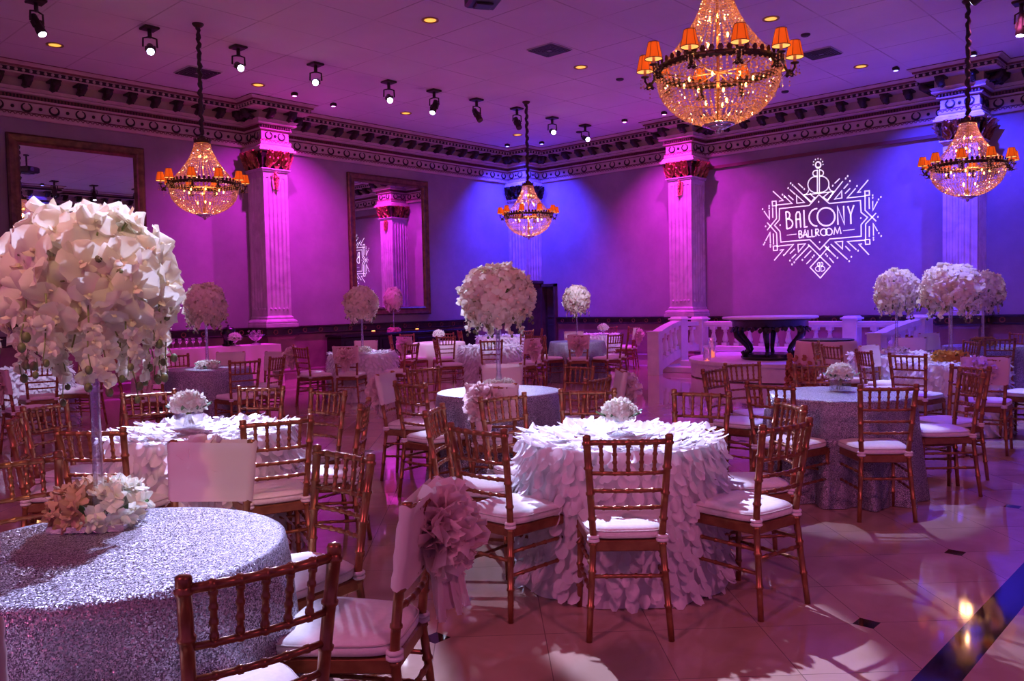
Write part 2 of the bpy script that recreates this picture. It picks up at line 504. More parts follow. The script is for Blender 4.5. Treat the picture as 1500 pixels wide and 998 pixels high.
WALLPATH = [(X0, YW), (PIL1[0], YW), (PIL1[0], YW-PD), (PIL1[1], YW-PD), (PIL1[1], YW), (XW-PIER, YW), (XW-PIER, YW-PIER), (XW, YW-PIER)]
for a, b in (PIL2, PIL3):
    WALLPATH += [(XW, a), (XW-PD, a), (XW-PD, b), (XW, b)]
WALLPATH += [(XW, Y0)]

# entablature: one continuous cornice with break-outs over every pilaster
prof = [(.0, 4.92), (.055, 4.92), (.07, 4.95), (.075, 5.01), (.05, 5.02), (.05, 5.035), (.035, 5.04), (.035, 5.205),
        (.055, 5.21), (.06, 5.225), (.09, 5.235), (.095, 5.255), (.07, 5.26), (.07, 5.325), (.16, 5.335), (.17, 5.365), (.15, 5.375), (.19, 5.43),
        (.12, 5.435), (.12, 5.60), (.40, 5.605), (.40, 5.63), (.385, 5.635), (.385, 5.70), (.42, 5.705), (.425, 5.72), (.43, 5.74), (.47, 5.775), (.50, 5.785), (.50, HC)]
# 0 cream, 1 red line, 2 dark
mis = [0, 0, 0, 1, 1, 1, 0, 1, 1, 0, 0, 1, 2, 0, 0, 1, 0, 0, 0, 0, 0, 1, 2, 0, 1, 1, 0, 0, 1]
# the beam and pier behind the right edge of the view, which the left mirror shows
PX0, PX1, BY = 9.3, 9.92, 1.0
BEAMPATH = [(XW, BY), (PX1, BY), (PX1, BY+PD), (PX0, BY+PD), (PX0, BY), (PX0, BY-.5)]
mb = MB(); sweep(mb, WALLPATH, prof, mis); sweep(mb, BEAMPATH, prof, mis)
mb.box(((XW+PX0)/2, BY-.26, (4.92+HC)/2), (XW-PX0-.02, .5, HC-4.92), 0)
cornice = structure('trim_1', mb, ['beige', 'red_line', 'ornament'])
cornice['label'] = 'cream and bronze cornice running under the ceiling'

def along(path, p, step, inset):
    """evenly spaced points along each straight run of the offset path: (pos, outward normal, direction)"""
    op = offset_path(path, p); res = []
    for i in range(len(op)-1):
        a, b = op[i], op[i+1]; L = (b-a).length
        d = (b-a).normalized(); n = Vector((d.y, -d.x))
        LL = L-2*inset
        if LL < 0: continue
        k = max(1, round(LL/step)); 
        if L < .25: continue
        for j in range(k+1 if k > 1 or LL > step*.6 else 1):
            t = inset+LL*j/k if LL > step*.6 else L/2
            res.append((a+d*t, n, d))
    return res
def wallframe(q, n, d, z):
    """x along the wall, y out from the wall, z up"""
    d = Vector((n.y, -n.x))
    mt = Matrix(((d.x, n.x, 0), (d.y, n.y, 0), (0, 0, 1))).to_4x4(); mt.translation = Vector((q.x, q.y, z)); return mt
def rebase(root, p):               # put the empty at the thing's foot without moving its parts
    root.location = p
    for ch in root.children: ch.location = ch.location-Vector(p)
def seen(q):                       # the stretch of wall the photograph and the mirrors can show
    return q.x > 2.0 and q.y > .5
# acanthus brackets under the cornice soffit
br = MB()
br.tube([(0, .26, .165), (0, .25, .11), (0, .19, .055), (0, .08, .03), (0, .0, .0)], [.075, .085, .075, .055, .03], n=8)
br.box((0, .14, .155), (.17, .27, .04))
for k in (-1, 0, 1):
    br.petal(frame_from((k*.3, 1, -.5), origin=(k*.04, .20, .13)) @ Matrix.Rotation(PI, 4, 'Z'), .08, .15, .35, .3, 2, 3)
    br.ball((k*.045, .285, .10-.02*abs(k)), .026, 0, 6, 4)
br_me = br.mesh('bracket', 'ornament')
for q, n, d in along(WALLPATH, .12, .445, .16)+along(BEAMPATH, .12, .445, .16):
    if seen(q): link('bracket', br_me, cornice, mat=wallframe(q, n, d, 5.435))
# wreaths and rosettes on the frieze, egg row beneath, dentils above
fz = MB()
for q, n, d in along(WALLPATH, .035, .445, .17)+along(BEAMPATH, .035, .445, .17):
    if not seen(q): continue
    mt = wallframe(q, n, d, 5.12)
    pts = [mt @ Vector((.078*math.cos(a), .012, .07*math.sin(a))) for a in [R(-250+320*i/14) for i in range(15)]]
    fz.tube(pts, [.008+.012*math.sin(PI*i/14) for i in range(15)], 6)
wl_ = [w_ for w_ in along(WALLPATH, .035, .445, .17) if seen(w_[0])]
for (qa, n, d), (qb, n2, d2) in zip(wl_, wl_[1:]):
    if (qa-qb).length < .7 and n.dot(n2) > .9:
        fz.ball(wallframe((qa+qb)/2, n, d, 5.115) @ Vector((0, .01, 0)), .032, 0, 8, 4)
build('frieze_wreath', fz, 'ornament', cornice)
eg = MB(); dn = MB(); dk = MB()
for q, n, d in along(WALLPATH, .07, .085, .04):
    if seen(q):
        mt = wallframe(q, n, d, 4.972); eg.tube([mt @ Vector((.034*math.cos(R(a)), .006, .034*math.sin(R(a))+.0)) for a in range(180, -1, -30)], .0075, 4, caps=False)
for q, n, d in along(WALLPATH, .385, .115, .05):
    if seen(q): dn.ball(wallframe(q, n, d, 5.667) @ Vector((0, .004, 0)), .030, 0, 6, 4)
for q, n, d in along(WALLPATH, .07, .055, .03):
    if seen(q): dk.box(wallframe(q, n, d, 5.292) @ Vector((0, .014, 0)), (abs(d.x)*.028+abs(n.x)*.04, abs(d.y)*.028+abs(n.y)*.04, .055))
build('egg_moulding', eg, 'red_line', cornice)
build('bead_moulding', dn, 'beige', cornice)
build('dentil_moulding', dk, 'red_line', cornice)

# dark band (chair rail) with rings
prof = [(.0, .925), (.05, .93), (.06, .95), (.035, .96), (.035, 1.075), (.07, 1.085), (.075, 1.11), (.06, 1.12), (0, 1.122)]
RAILPATH1 = [(X0, YW), (PIL1[0]-.05, YW), (PIL1[0]-.05, YW-PD-.05), (PIL1[1]+.05, YW-PD-.05), (PIL1[1]+.05, YW), (XW-PIER, YW)]
RAILPATH2 = [(XW, DY0)]
for a, b in (PIL2, PIL3): RAILPATH2 += [(XW, a+.05), (XW-PD-.05, a+.05), (XW-PD-.05, b-.05), (XW, b-.05)]
RAILPATH2 += [(XW, Y0)]
mb = MB(); sweep(mb, RAILPATH1, prof); sweep(mb, RAILPATH2, prof)
band = structure('trim_2', mb, 'rail_dark'); band['label'] = 'dark marble band with gilt rings along both walls'
rg = MB()
for path in (RAILPATH1, RAILPATH2):
    for q, n, d in along(path, .035, .42, .2):
        if seen(q):
            mt = wallframe(q, n, d, 1.018)
            rg.tube([mt @ Vector((.045*math.cos(a), .012, .045*math.sin(a))) for a in [2*PI*i/12 for i in range(13)]], .010, 5, caps=False)
build('ring', rg, 'ring_gilt', band)
prof = [(.0, 0), (.05, 0), (.05, .13), (.03, .16), (0, .16)]
mb = MB(); sweep(mb, RAILPATH1, prof); structure('baseboard_left', mb, 'wainscot')
mb = MB(); sweep(mb, RAILPATH2, prof); structure('baseboard_right', mb, 'wainscot')

# pilasters ------------------------------------------------------------
def fluted_outline(W, P, fl=5, dep=.022):
    """plan outline from wall to wall around a W wide, P deep pilaster with fluted faces (x along, y out)"""
    out = []
    def face(a, b, nflutes):
        a, b = Vector(a), Vector(b); d = (b-a); L = d.length; d.normalize(); inn = Vector((-d.y, d.x))*-1
        inn = Vector((d.y, -d.x))
        m_ = .045; step = (L-2*m_)/nflutes; g = step*.68
        out.append(a.copy())
        for i in range(nflutes):
            c = m_+step*(i+.5)
            for k in range(7):
                t = -1+2*k/6
                out.append(a+d*(c+t*g/2)+inn*(dep*math.sqrt(max(0, 1-t*t))))
        out.append(b.copy())
    face((-W/2, 0), (-W/2, P), fl); face((-W/2, P), (W/2, P), fl); face((W/2, P), (W/2, 0), fl)
    return out
def extrude_outline(mb, ol, z0, z1, mt, mi=0):
    n = len(ol)
    vs = [mt @ Vector((p.x, p.y, z0)) for p in ol]+[mt @ Vector((p.x, p.y, z1)) for p in ol]
    mb.add(vs, [(i, i+1, n+i+1, n+i) for i in range(n-1)], mi, False)
def outline_sweep(mb, W, P, mt, prof, mi=0):
    path = [(-W/2, 0), (-W/2, P), (W/2, P), (W/2, 0)]
    # outward is to the left of this path: reverse it so that the right-hand offset faces out
    path = path[::-1]
    rows = [[mt @ Vector((q.x, q.y, z)) for q in offset_path(path, p)] for (p, z) in prof]
    for k in range(len(prof)-1):
        mb.add(rows[k]+rows[k+1], [(i, i+1, 4+i+1, 4+i) for i in range(3)], mi, False)
def acanthus(mb, mt, W, P, mi):
    r2 = random.Random(3)
    faces = [((-W/2, P), (W/2, P), (0, 1)), ((-W/2, 0), (-W/2, P), (-1, 0)), ((W/2, P), (W/2, 0), (1, 0))]
    for a, b, n in faces:
        a, b, nn = Vector(a), Vector(b), Vector((n[0], n[1], 0)); L = (b-a).length
        for z, out, hgt, cnt, ph in ((4.44, .015, .22, 3, 0), (4.52, .03, .25, 2, 0), (4.60, .05, .20, 3, 1)):
            for i in range(cnt):
                t = (i+.5)/cnt; q = a.lerp(b, t); o = Vector((q.x, q.y, z))+nn*out
                f = mt @ frame_from(nn, origin=o); w = L/cnt*.80
                mb.petal(f, w, hgt, .50, -.7, 6, 6, mi, ripple=.13, ph=i*2+ph)
                for s_ in (-1, 1):          # side lobes of the leaf
                    for k in range(3):
                        g = f @ Matrix.Translation((s_*w*.22, hgt*(.2+.22*k), .03+.02*k)) @ Matrix.Rotation(-s_*(.9-.2*k), 4, 'Z')
                        mb.petal(g, w*.34, w*.45, .5, -.5, 2, 3, mi)
                mb.ball(f @ Vector((0, hgt*.93, hgt*.46)), .034, mi, 8, 5)
        for i in range(9):
            q = a.lerp(b, r2.uniform(.05, .95)); o = Vector((q.x, q.y, r2.uniform(4.62, 4.78)))+nn*r2.uniform(.07, .11)
            mb.ball(mt @ o, r2.uniform(.018, .03), mi, 6, 4)
        # centre flower on the abacus
        q = a.lerp(b, .5)
        for k in range(7):
            ang = 2*PI*k/7
            f = frame_from(nn+Vector((0, 0, .1)), up=Vector((nn.y*math.cos(ang)*-1, nn.x*math.cos(ang), math.sin(ang))), origin=Vector((q.x, q.y, 4.78))+nn*.09)
            mb.petal(mt @ f, .06, .085, .4, .2, 2, 2, mi)
    for sx in (-1, 1):                       # volutes at the front corners
        for k in range(2):
            c = Vector((sx*(W/2+.05), P+.05, 4.73))
            pts = []
            for i in range(16):
                a = i*.55; rr = .075*(1-i/18)
                dirv = Vector((sx, 1, 0)).normalized()
                pts.append(mt @ (c+dirv*(rr*math.cos(a)-.02)+Vector((0, 0, rr*math.sin(a)))))
            mb.tube(pts, [.022*(1-i/24) for i in range(16)], 6, mi)
def pendant(mb, mt, P, mi):
    """leaf drop hanging on the front of the shaft under the capital"""
    for i in range(16):
        z = 4.36-.30*i/16; w = .10*(1-abs(i/16-.35)*1.1)
        for s in (-1, 1, 0):
            f = frame_from(Vector((s*.4, 1, .15)), up=Vector((s*.7, .2, -.7)), origin=Vector((s*w*.35, P+.01, z)))
            mb.petal(mt @ f, .07, .085, .5, .3, 2, 2, mi)
        mb.ball(mt @ Vector((rng.uniform(-w, w)*.5, P+.04, z)), .022, mi, 6, 4)
    for x, z in ((-.11, 4.30), (.11, 4.28), (-.07, 4.10), (.07, 4.10), (0, 4.02), (.02, 3.95), (-.03, 4.05)):
        mb.ball(mt @ Vector((x, P, z)), .016, mi, 6, 4)
def make_pilaster(label, mt, W, P, capital=True):
    root = bpy.data.objects.new('pilaster', None); COL.objects.link(root); root['kind'] = 'structure'; root['label'] = label
    root.matrix_world = Matrix.Identity(4)
    mb = MB(); extrude_outline(mb, fluted_outline(W, P), 1.50, 4.26, mt)
    outline_sweep(mb, W, P, mt, [(0, 1.36), (0, 1.5)]); outline_sweep(mb, W, P, mt, [(0, 4.26), (0, 4.40)])
    for sx in (0, 1, 2):     # rounded flute feet
        for k in range(5):
            t = (k+.5)/5
            if sx == 0: p = Vector((-W/2+.045+(W-.09)*t, P-.002, 1.5))
            elif sx == 1: p = Vector((-W/2+.002, .045+(P-.09)*t, 1.5))
            else: p = Vector((W/2-.002, .045+(P-.09)*t, 1.5))
            mb.ball(mt @ p, .032, 0, 8, 4)
    build('shaft', mb, 'shaft', root)
    mb = MB()
    outline_sweep(mb, W, P, mt, [(.10, 1.122), (.10, 1.19), (.075, 1.20), (.09, 1.23), (.075, 1.26), (.03, 1.29), (.035, 1.32), (.0, 1.36)])
    build('base_moulding', mb, 'shaft', root)
    mb = MB()
    outline_sweep(mb, W, P, mt, [(.14, 0), (.14, .14), (.12, .16), (.14, .2), (.08, .24), (.08, .34), (.04, .36), (.03, .40), (.03, .86), (.05, .9), (.05, .93)])
    build('pedestal', mb, 'wainscot', root)
    mb = MB()
    outline_sweep(mb, W, P, mt, [(.0, 4.38), (.03, 4.385), (.035, 4.41), (.055, 4.42), (.055, 4.44), (.0, 4.445), (.01, 4.45)], 0)
    outline_sweep(mb, W, P, mt, [(.01, 4.45), (.04, 4.66), (.10, 4.78)], 3)
    outline_sweep(mb, W, P, mt, [(.10, 4.78), (.14, 4.80), (.14, 4.84), (.11, 4.85), (.11, 4.88), (.07, 4.92)], 1)
    acanthus(mb, mt, W, P, 2); pendant(mb, mt, P, 2)
    build('capital', mb, ['shaft', 'beige', 'gilt', 'ornament'], root)
    rebase(root, mt.translation)
    return root
def pil_frame(pos, n):
    n = Vector(n); d = Vector((n.y, -n.x))       # x along, y out
    mt = Matrix(((d.x, n.x, 0), (d.y, n.y, 0), (0, 0, 1))).to_4x4(); mt.translation = Vector(pos); return mt
W1 = PIL1[1]-PIL1[0]
make_pilaster('blue lit pier seen only as a reflection in the large left mirror', pil_frame(((PX0+PX1)/2, BY, 0), (0, 1)), PX1-PX0, PD)
make_pilaster('magenta lit pilaster on the left wall between the two mirrors', pil_frame(((PIL1[0]+PIL1[1])/2, YW, 0), (0, -1)), W1, PD)
for (a, b), lb in ((PIL2, 'magenta lit pilaster on the right wall above the stage'), (PIL3, 'blue lit pilaster on the right wall behind the hanging chandelier')):
    make_pilaster(lb, pil_frame((XW, (a+b)/2, 0), (-1, 0)), a-b, PD)
# corner pier: fluted shaft above, dark panelled foot below
root = bpy.data.objects.new('pilaster', None); COL.objects.link(root); root['kind'] = 'structure'; root['label'] = 'blue lit square pier in the far corner'
mb = MB()
cmt = pil_frame((XW-PIER/2, YW, 0), (0, -1))
extrude_outline(mb, fluted_outline(PIER, PIER), 2.14, 4.40, cmt)
build('shaft', mb, 'shaft', root)
mb = MB()
outline_sweep(mb, PIER, PIER, cmt, [(.0, 4.38), (.03, 4.385), (.035, 4.41), (.055, 4.42), (.055, 4.44), (.0, 4.445), (.01, 4.45), (.05, 4.66), (.10, 4.78)], 0)
outline_sweep(mb, PIER, PIER, cmt, [(.10, 4.78), (.14, 4.80), (.14, 4.84), (.11, 4.85), (.11, 4.88), (.07, 4.92)], 1)
acanthus(mb, cmt, PIER, PIER, 2)
build('capital', mb, ['shaft', 'beige', 'ornament'], root)
mb = MB(); outline_sweep(mb, PIER, PIER, cmt, [(.06, 0), (.06, .2), (.01, .24), (.01, 2.04), (.05, 2.08), (.05, 2.14), (0, 2.16)])
build('pedestal', mb, 'wood_dark', root); rebase(root, cmt.translation)
# shallow moulding line on the right wall above the logo
mb = MB(); mb.box((XW-.03, (10.2+4.9)/2, 4.665), (.08, 5.3, .07)); structure('trim_3', mb, 'red_line')

# mirrors --------------------------------------------------------------
def wall_mirror(x0, x1, z0, z1, label):
    t = thing('wall_mirror', label, 'mirror', ((x0+x1)/2, YW, z0), 0)
    w, h = x1-x0, z1-z0; fw = .20
    mb = MB()
    prof = [(0, .0), (0, .06), (.03, .085), (.07, .07), (.12, .06), (.16, .075), (.19, .05), (fw, .03), (fw, .0)]
    rows = []
    for (i, o) in prof:
        rows.append([(-w/2+i, -o, i), (w/2-i, -o, i), (w/2-i, -o, h-i), (-w/2+i, -o, h-i)])
    for k in range(len(prof)-1):
        mb.add(rows[k]+rows[k+1], [(a, (a+1) % 4, 4+(a+1) % 4, 4+a) for a in range(4)], 0, False)
    build('frame', mb, 'frame', t)
    mb = MB(); mb.box((0, -.012, h/2), (w-2*fw+.01, .02, h-2*fw+.01))
    build('mirror_glass', mb, 'mirror', t)
wall_mirror(4.63, 6.99, 1.3, 4.65, 'large dark framed wall mirror above the big orchid ball')
wall_mirror(11.75, 14.24, 1.30, 4.69, 'dark framed wall mirror right of the magenta pilaster')

# projected logo: its thrown light is built as glowing strokes -----------------------------------------------------------
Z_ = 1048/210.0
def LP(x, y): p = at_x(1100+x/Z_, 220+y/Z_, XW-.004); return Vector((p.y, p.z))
def stroke(mb, pts, w=.021, closed=False):
    P = [LP(*p) for p in pts]
    P = [p for i, p in enumerate(P) if i == 0 or (p-P[i-1]).length > 1e-5]
    if closed: P = P+[P[0]]
    n = len(P); Lf = []; Rt = []
    for i, p in enumerate(P):
        ds = []
        if i > 0: ds.append((p-P[i-1]).normalized())
        if i < n-1: ds.append((P[i+1]-p).normalized())
        if closed and i in (0, n-1): ds = [(P[1]-P[0]).normalized(), (P[-1]-P[-2]).normalized()]
        nn = Vector((0, 0))
        for d in ds: nn += Vector((-d.y, d.x))
        if nn.length < 1e-6: nn = Vector((-ds[0].y, ds[0].x))
        nn.normalize()
        k = w/2/max(.45, nn.dot(Vector((-ds[0].y, ds[0].x))))
        Lf.append(p+nn*k); Rt.append(p-nn*k)
    vs = [(XW-.003, q.x, q.y) for q in Lf]+[(XW-.003, q.x, q.y) for q in Rt]
    vs += [(XW-.0005, q.x, q.y) for q in Lf]+[(XW-.0005, q.x, q.y) for q in Rt]
    fs = []
    for i in range(n-1):
        fs.append((i, i+1, n+i+1, n+i)); fs.append((i, 2*n+i, 2*n+i+1, i+1)); fs.append((n+i, n+i+1, 3*n+i+1, 3*n+i))
    mb.add(vs, fs, 0, False)
def dot(mb, x, y, r=4.6):
    stroke(mb, [(x-r, y), (x+r, y)], .042*r/4.6*.9)
def arc(cx, cy, rx, ry, a0, a1, n=20, tilt=0.0):
    return [(cx+rx*math.cos(R(a0+(a1-a0)*i/n)), cy+ry*math.sin(R(a0+(a1-a0)*i/n))+tilt*rx*math.cos(R(a0+(a1-a0)*i/n))) for i in range(n+1)]
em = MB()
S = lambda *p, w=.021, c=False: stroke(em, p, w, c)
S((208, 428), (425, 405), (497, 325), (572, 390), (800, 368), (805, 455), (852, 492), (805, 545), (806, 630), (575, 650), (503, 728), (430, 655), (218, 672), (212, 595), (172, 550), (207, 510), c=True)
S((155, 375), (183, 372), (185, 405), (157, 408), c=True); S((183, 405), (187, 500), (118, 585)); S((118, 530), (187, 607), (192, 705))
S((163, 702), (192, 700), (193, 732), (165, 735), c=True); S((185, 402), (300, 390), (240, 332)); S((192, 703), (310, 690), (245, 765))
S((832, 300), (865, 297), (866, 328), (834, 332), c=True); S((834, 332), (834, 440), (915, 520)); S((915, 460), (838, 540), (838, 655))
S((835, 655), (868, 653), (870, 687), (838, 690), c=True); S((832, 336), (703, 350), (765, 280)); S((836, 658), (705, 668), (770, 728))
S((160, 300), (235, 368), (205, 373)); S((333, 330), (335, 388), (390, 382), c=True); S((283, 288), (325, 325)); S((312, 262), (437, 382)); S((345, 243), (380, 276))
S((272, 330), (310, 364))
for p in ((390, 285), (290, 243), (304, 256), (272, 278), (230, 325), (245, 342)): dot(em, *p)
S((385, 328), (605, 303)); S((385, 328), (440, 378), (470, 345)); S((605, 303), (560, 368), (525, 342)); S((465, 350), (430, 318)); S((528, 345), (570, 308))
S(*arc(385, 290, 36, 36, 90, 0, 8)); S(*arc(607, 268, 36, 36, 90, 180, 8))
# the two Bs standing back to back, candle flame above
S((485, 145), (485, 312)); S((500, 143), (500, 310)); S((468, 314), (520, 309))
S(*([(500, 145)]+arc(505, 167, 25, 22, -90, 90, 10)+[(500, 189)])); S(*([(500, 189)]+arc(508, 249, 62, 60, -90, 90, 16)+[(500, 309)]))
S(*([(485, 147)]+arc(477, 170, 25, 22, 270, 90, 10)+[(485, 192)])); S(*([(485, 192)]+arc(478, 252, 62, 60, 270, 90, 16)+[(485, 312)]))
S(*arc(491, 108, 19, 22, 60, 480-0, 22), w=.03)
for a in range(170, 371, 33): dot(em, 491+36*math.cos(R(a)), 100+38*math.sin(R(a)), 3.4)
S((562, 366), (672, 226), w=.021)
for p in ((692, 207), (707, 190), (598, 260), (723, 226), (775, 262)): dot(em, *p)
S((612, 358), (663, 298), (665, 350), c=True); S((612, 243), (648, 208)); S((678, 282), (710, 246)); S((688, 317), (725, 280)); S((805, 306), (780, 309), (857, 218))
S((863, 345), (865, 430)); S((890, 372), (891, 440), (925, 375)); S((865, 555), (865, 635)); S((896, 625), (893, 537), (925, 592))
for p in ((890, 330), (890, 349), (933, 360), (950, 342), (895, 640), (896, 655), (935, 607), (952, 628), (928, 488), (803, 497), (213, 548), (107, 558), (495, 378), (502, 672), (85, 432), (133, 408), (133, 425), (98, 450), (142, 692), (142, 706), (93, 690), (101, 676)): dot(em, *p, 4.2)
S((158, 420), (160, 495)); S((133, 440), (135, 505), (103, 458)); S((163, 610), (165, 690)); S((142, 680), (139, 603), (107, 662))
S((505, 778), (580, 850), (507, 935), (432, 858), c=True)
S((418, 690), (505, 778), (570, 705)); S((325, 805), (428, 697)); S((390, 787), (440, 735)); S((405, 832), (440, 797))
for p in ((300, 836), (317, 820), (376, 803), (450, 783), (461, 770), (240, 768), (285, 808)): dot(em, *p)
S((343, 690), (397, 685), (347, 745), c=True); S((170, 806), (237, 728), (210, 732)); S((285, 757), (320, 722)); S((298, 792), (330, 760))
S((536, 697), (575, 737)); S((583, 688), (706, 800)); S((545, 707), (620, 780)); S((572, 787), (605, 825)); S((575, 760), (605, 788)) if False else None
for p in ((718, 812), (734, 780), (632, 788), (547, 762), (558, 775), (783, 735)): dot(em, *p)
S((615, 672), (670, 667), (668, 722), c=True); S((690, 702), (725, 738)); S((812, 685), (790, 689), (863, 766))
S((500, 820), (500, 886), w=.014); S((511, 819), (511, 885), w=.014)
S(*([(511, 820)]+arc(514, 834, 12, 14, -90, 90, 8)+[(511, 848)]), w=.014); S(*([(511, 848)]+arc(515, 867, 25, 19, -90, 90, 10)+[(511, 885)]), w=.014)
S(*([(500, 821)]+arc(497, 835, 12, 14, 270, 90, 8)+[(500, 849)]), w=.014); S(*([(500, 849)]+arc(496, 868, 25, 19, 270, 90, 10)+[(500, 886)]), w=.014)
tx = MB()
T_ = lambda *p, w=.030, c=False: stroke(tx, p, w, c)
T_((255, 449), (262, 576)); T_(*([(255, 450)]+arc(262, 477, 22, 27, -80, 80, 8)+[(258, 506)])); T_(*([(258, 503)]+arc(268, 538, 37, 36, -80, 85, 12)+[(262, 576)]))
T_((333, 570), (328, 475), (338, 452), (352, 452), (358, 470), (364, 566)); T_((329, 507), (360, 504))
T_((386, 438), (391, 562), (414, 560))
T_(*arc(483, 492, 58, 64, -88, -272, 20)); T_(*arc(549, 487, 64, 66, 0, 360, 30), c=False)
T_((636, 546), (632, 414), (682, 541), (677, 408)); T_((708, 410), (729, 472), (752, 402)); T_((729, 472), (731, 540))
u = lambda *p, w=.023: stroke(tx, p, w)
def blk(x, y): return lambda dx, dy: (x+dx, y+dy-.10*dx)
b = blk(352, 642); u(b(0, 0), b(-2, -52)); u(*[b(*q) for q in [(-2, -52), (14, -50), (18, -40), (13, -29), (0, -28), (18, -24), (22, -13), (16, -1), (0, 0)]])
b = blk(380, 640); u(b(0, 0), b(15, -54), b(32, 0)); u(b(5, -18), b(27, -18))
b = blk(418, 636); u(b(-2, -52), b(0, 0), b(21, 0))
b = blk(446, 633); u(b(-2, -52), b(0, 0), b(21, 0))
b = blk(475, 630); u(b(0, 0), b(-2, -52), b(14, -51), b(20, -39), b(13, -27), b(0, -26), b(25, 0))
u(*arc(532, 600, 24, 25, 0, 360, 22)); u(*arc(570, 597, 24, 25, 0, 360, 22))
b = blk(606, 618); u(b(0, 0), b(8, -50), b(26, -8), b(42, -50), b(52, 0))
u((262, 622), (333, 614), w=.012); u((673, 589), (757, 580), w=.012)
t = thing('projected_logo_glow', 'projected art deco logo reading BALCONY BALLROOM, light built as glowing strokes on the right wall', 'logo', (0, 0, 0))
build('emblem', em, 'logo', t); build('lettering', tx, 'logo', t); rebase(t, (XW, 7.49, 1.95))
# ================================================================== chairs
def ring_tube(mb, pts, r, n=8, nodes=(), taper=None, mi=0, ring=1.28, rl=.005):
    """a bamboo-look turned bar along a polyline with raised rings at the given fractions"""
    pts = [Vector(p) for p in pts]
    L = [0.0]
    for a, b in zip(pts, pts[1:]): L.append(L[-1]+(b-a).length)
    tot = L[-1]
    def at(s_):
        s_ = max(0, min(tot, s_))
        for i in range(len(pts)-1):
            if s_ <= L[i+1]+1e-9:
                return pts[i].lerp(pts[i+1], (s_-L[i])/max(1e-9, L[i+1]-L[i]))
        return pts[-1]
    st = [(0.0, 1.0), (tot, 1.0)]+[(l, 1.0) for l in L[1:-1]]
    for f in nodes:
        c = f*tot
        st += [(c-rl*1.6, 1.0), (c-rl*.8, ring), (c+rl*.8, ring), (c+rl*1.6, 1.0)]
    st.sort()
    out = []; rr = []
    for s_, k in st:
        if out and s_-last < 1e-5: continue
        last = s_; out.append(at(s_))
        t = s_/tot
        base = r if taper is None else r*(taper[0]*(1-t)+taper[1]*t)
        rr.append(base*k)
    mb.tube(out, rr, n, mi)
HS = .445         # seat frame top
def post_x(z):    # back post, side view
    return -.235+(.045*(z/.45) if z < .45 else .045-.062*((z-.45)/.46)**1.2)
def post_y(z):
    return .182-.030*(z/.45) if z < .45 else .152+.028*((z-.45)/.46)
def P_(z, s=1, dx=0): return Vector((post_x(z)+dx, s*post_y(z), z))
TOPZ = .905
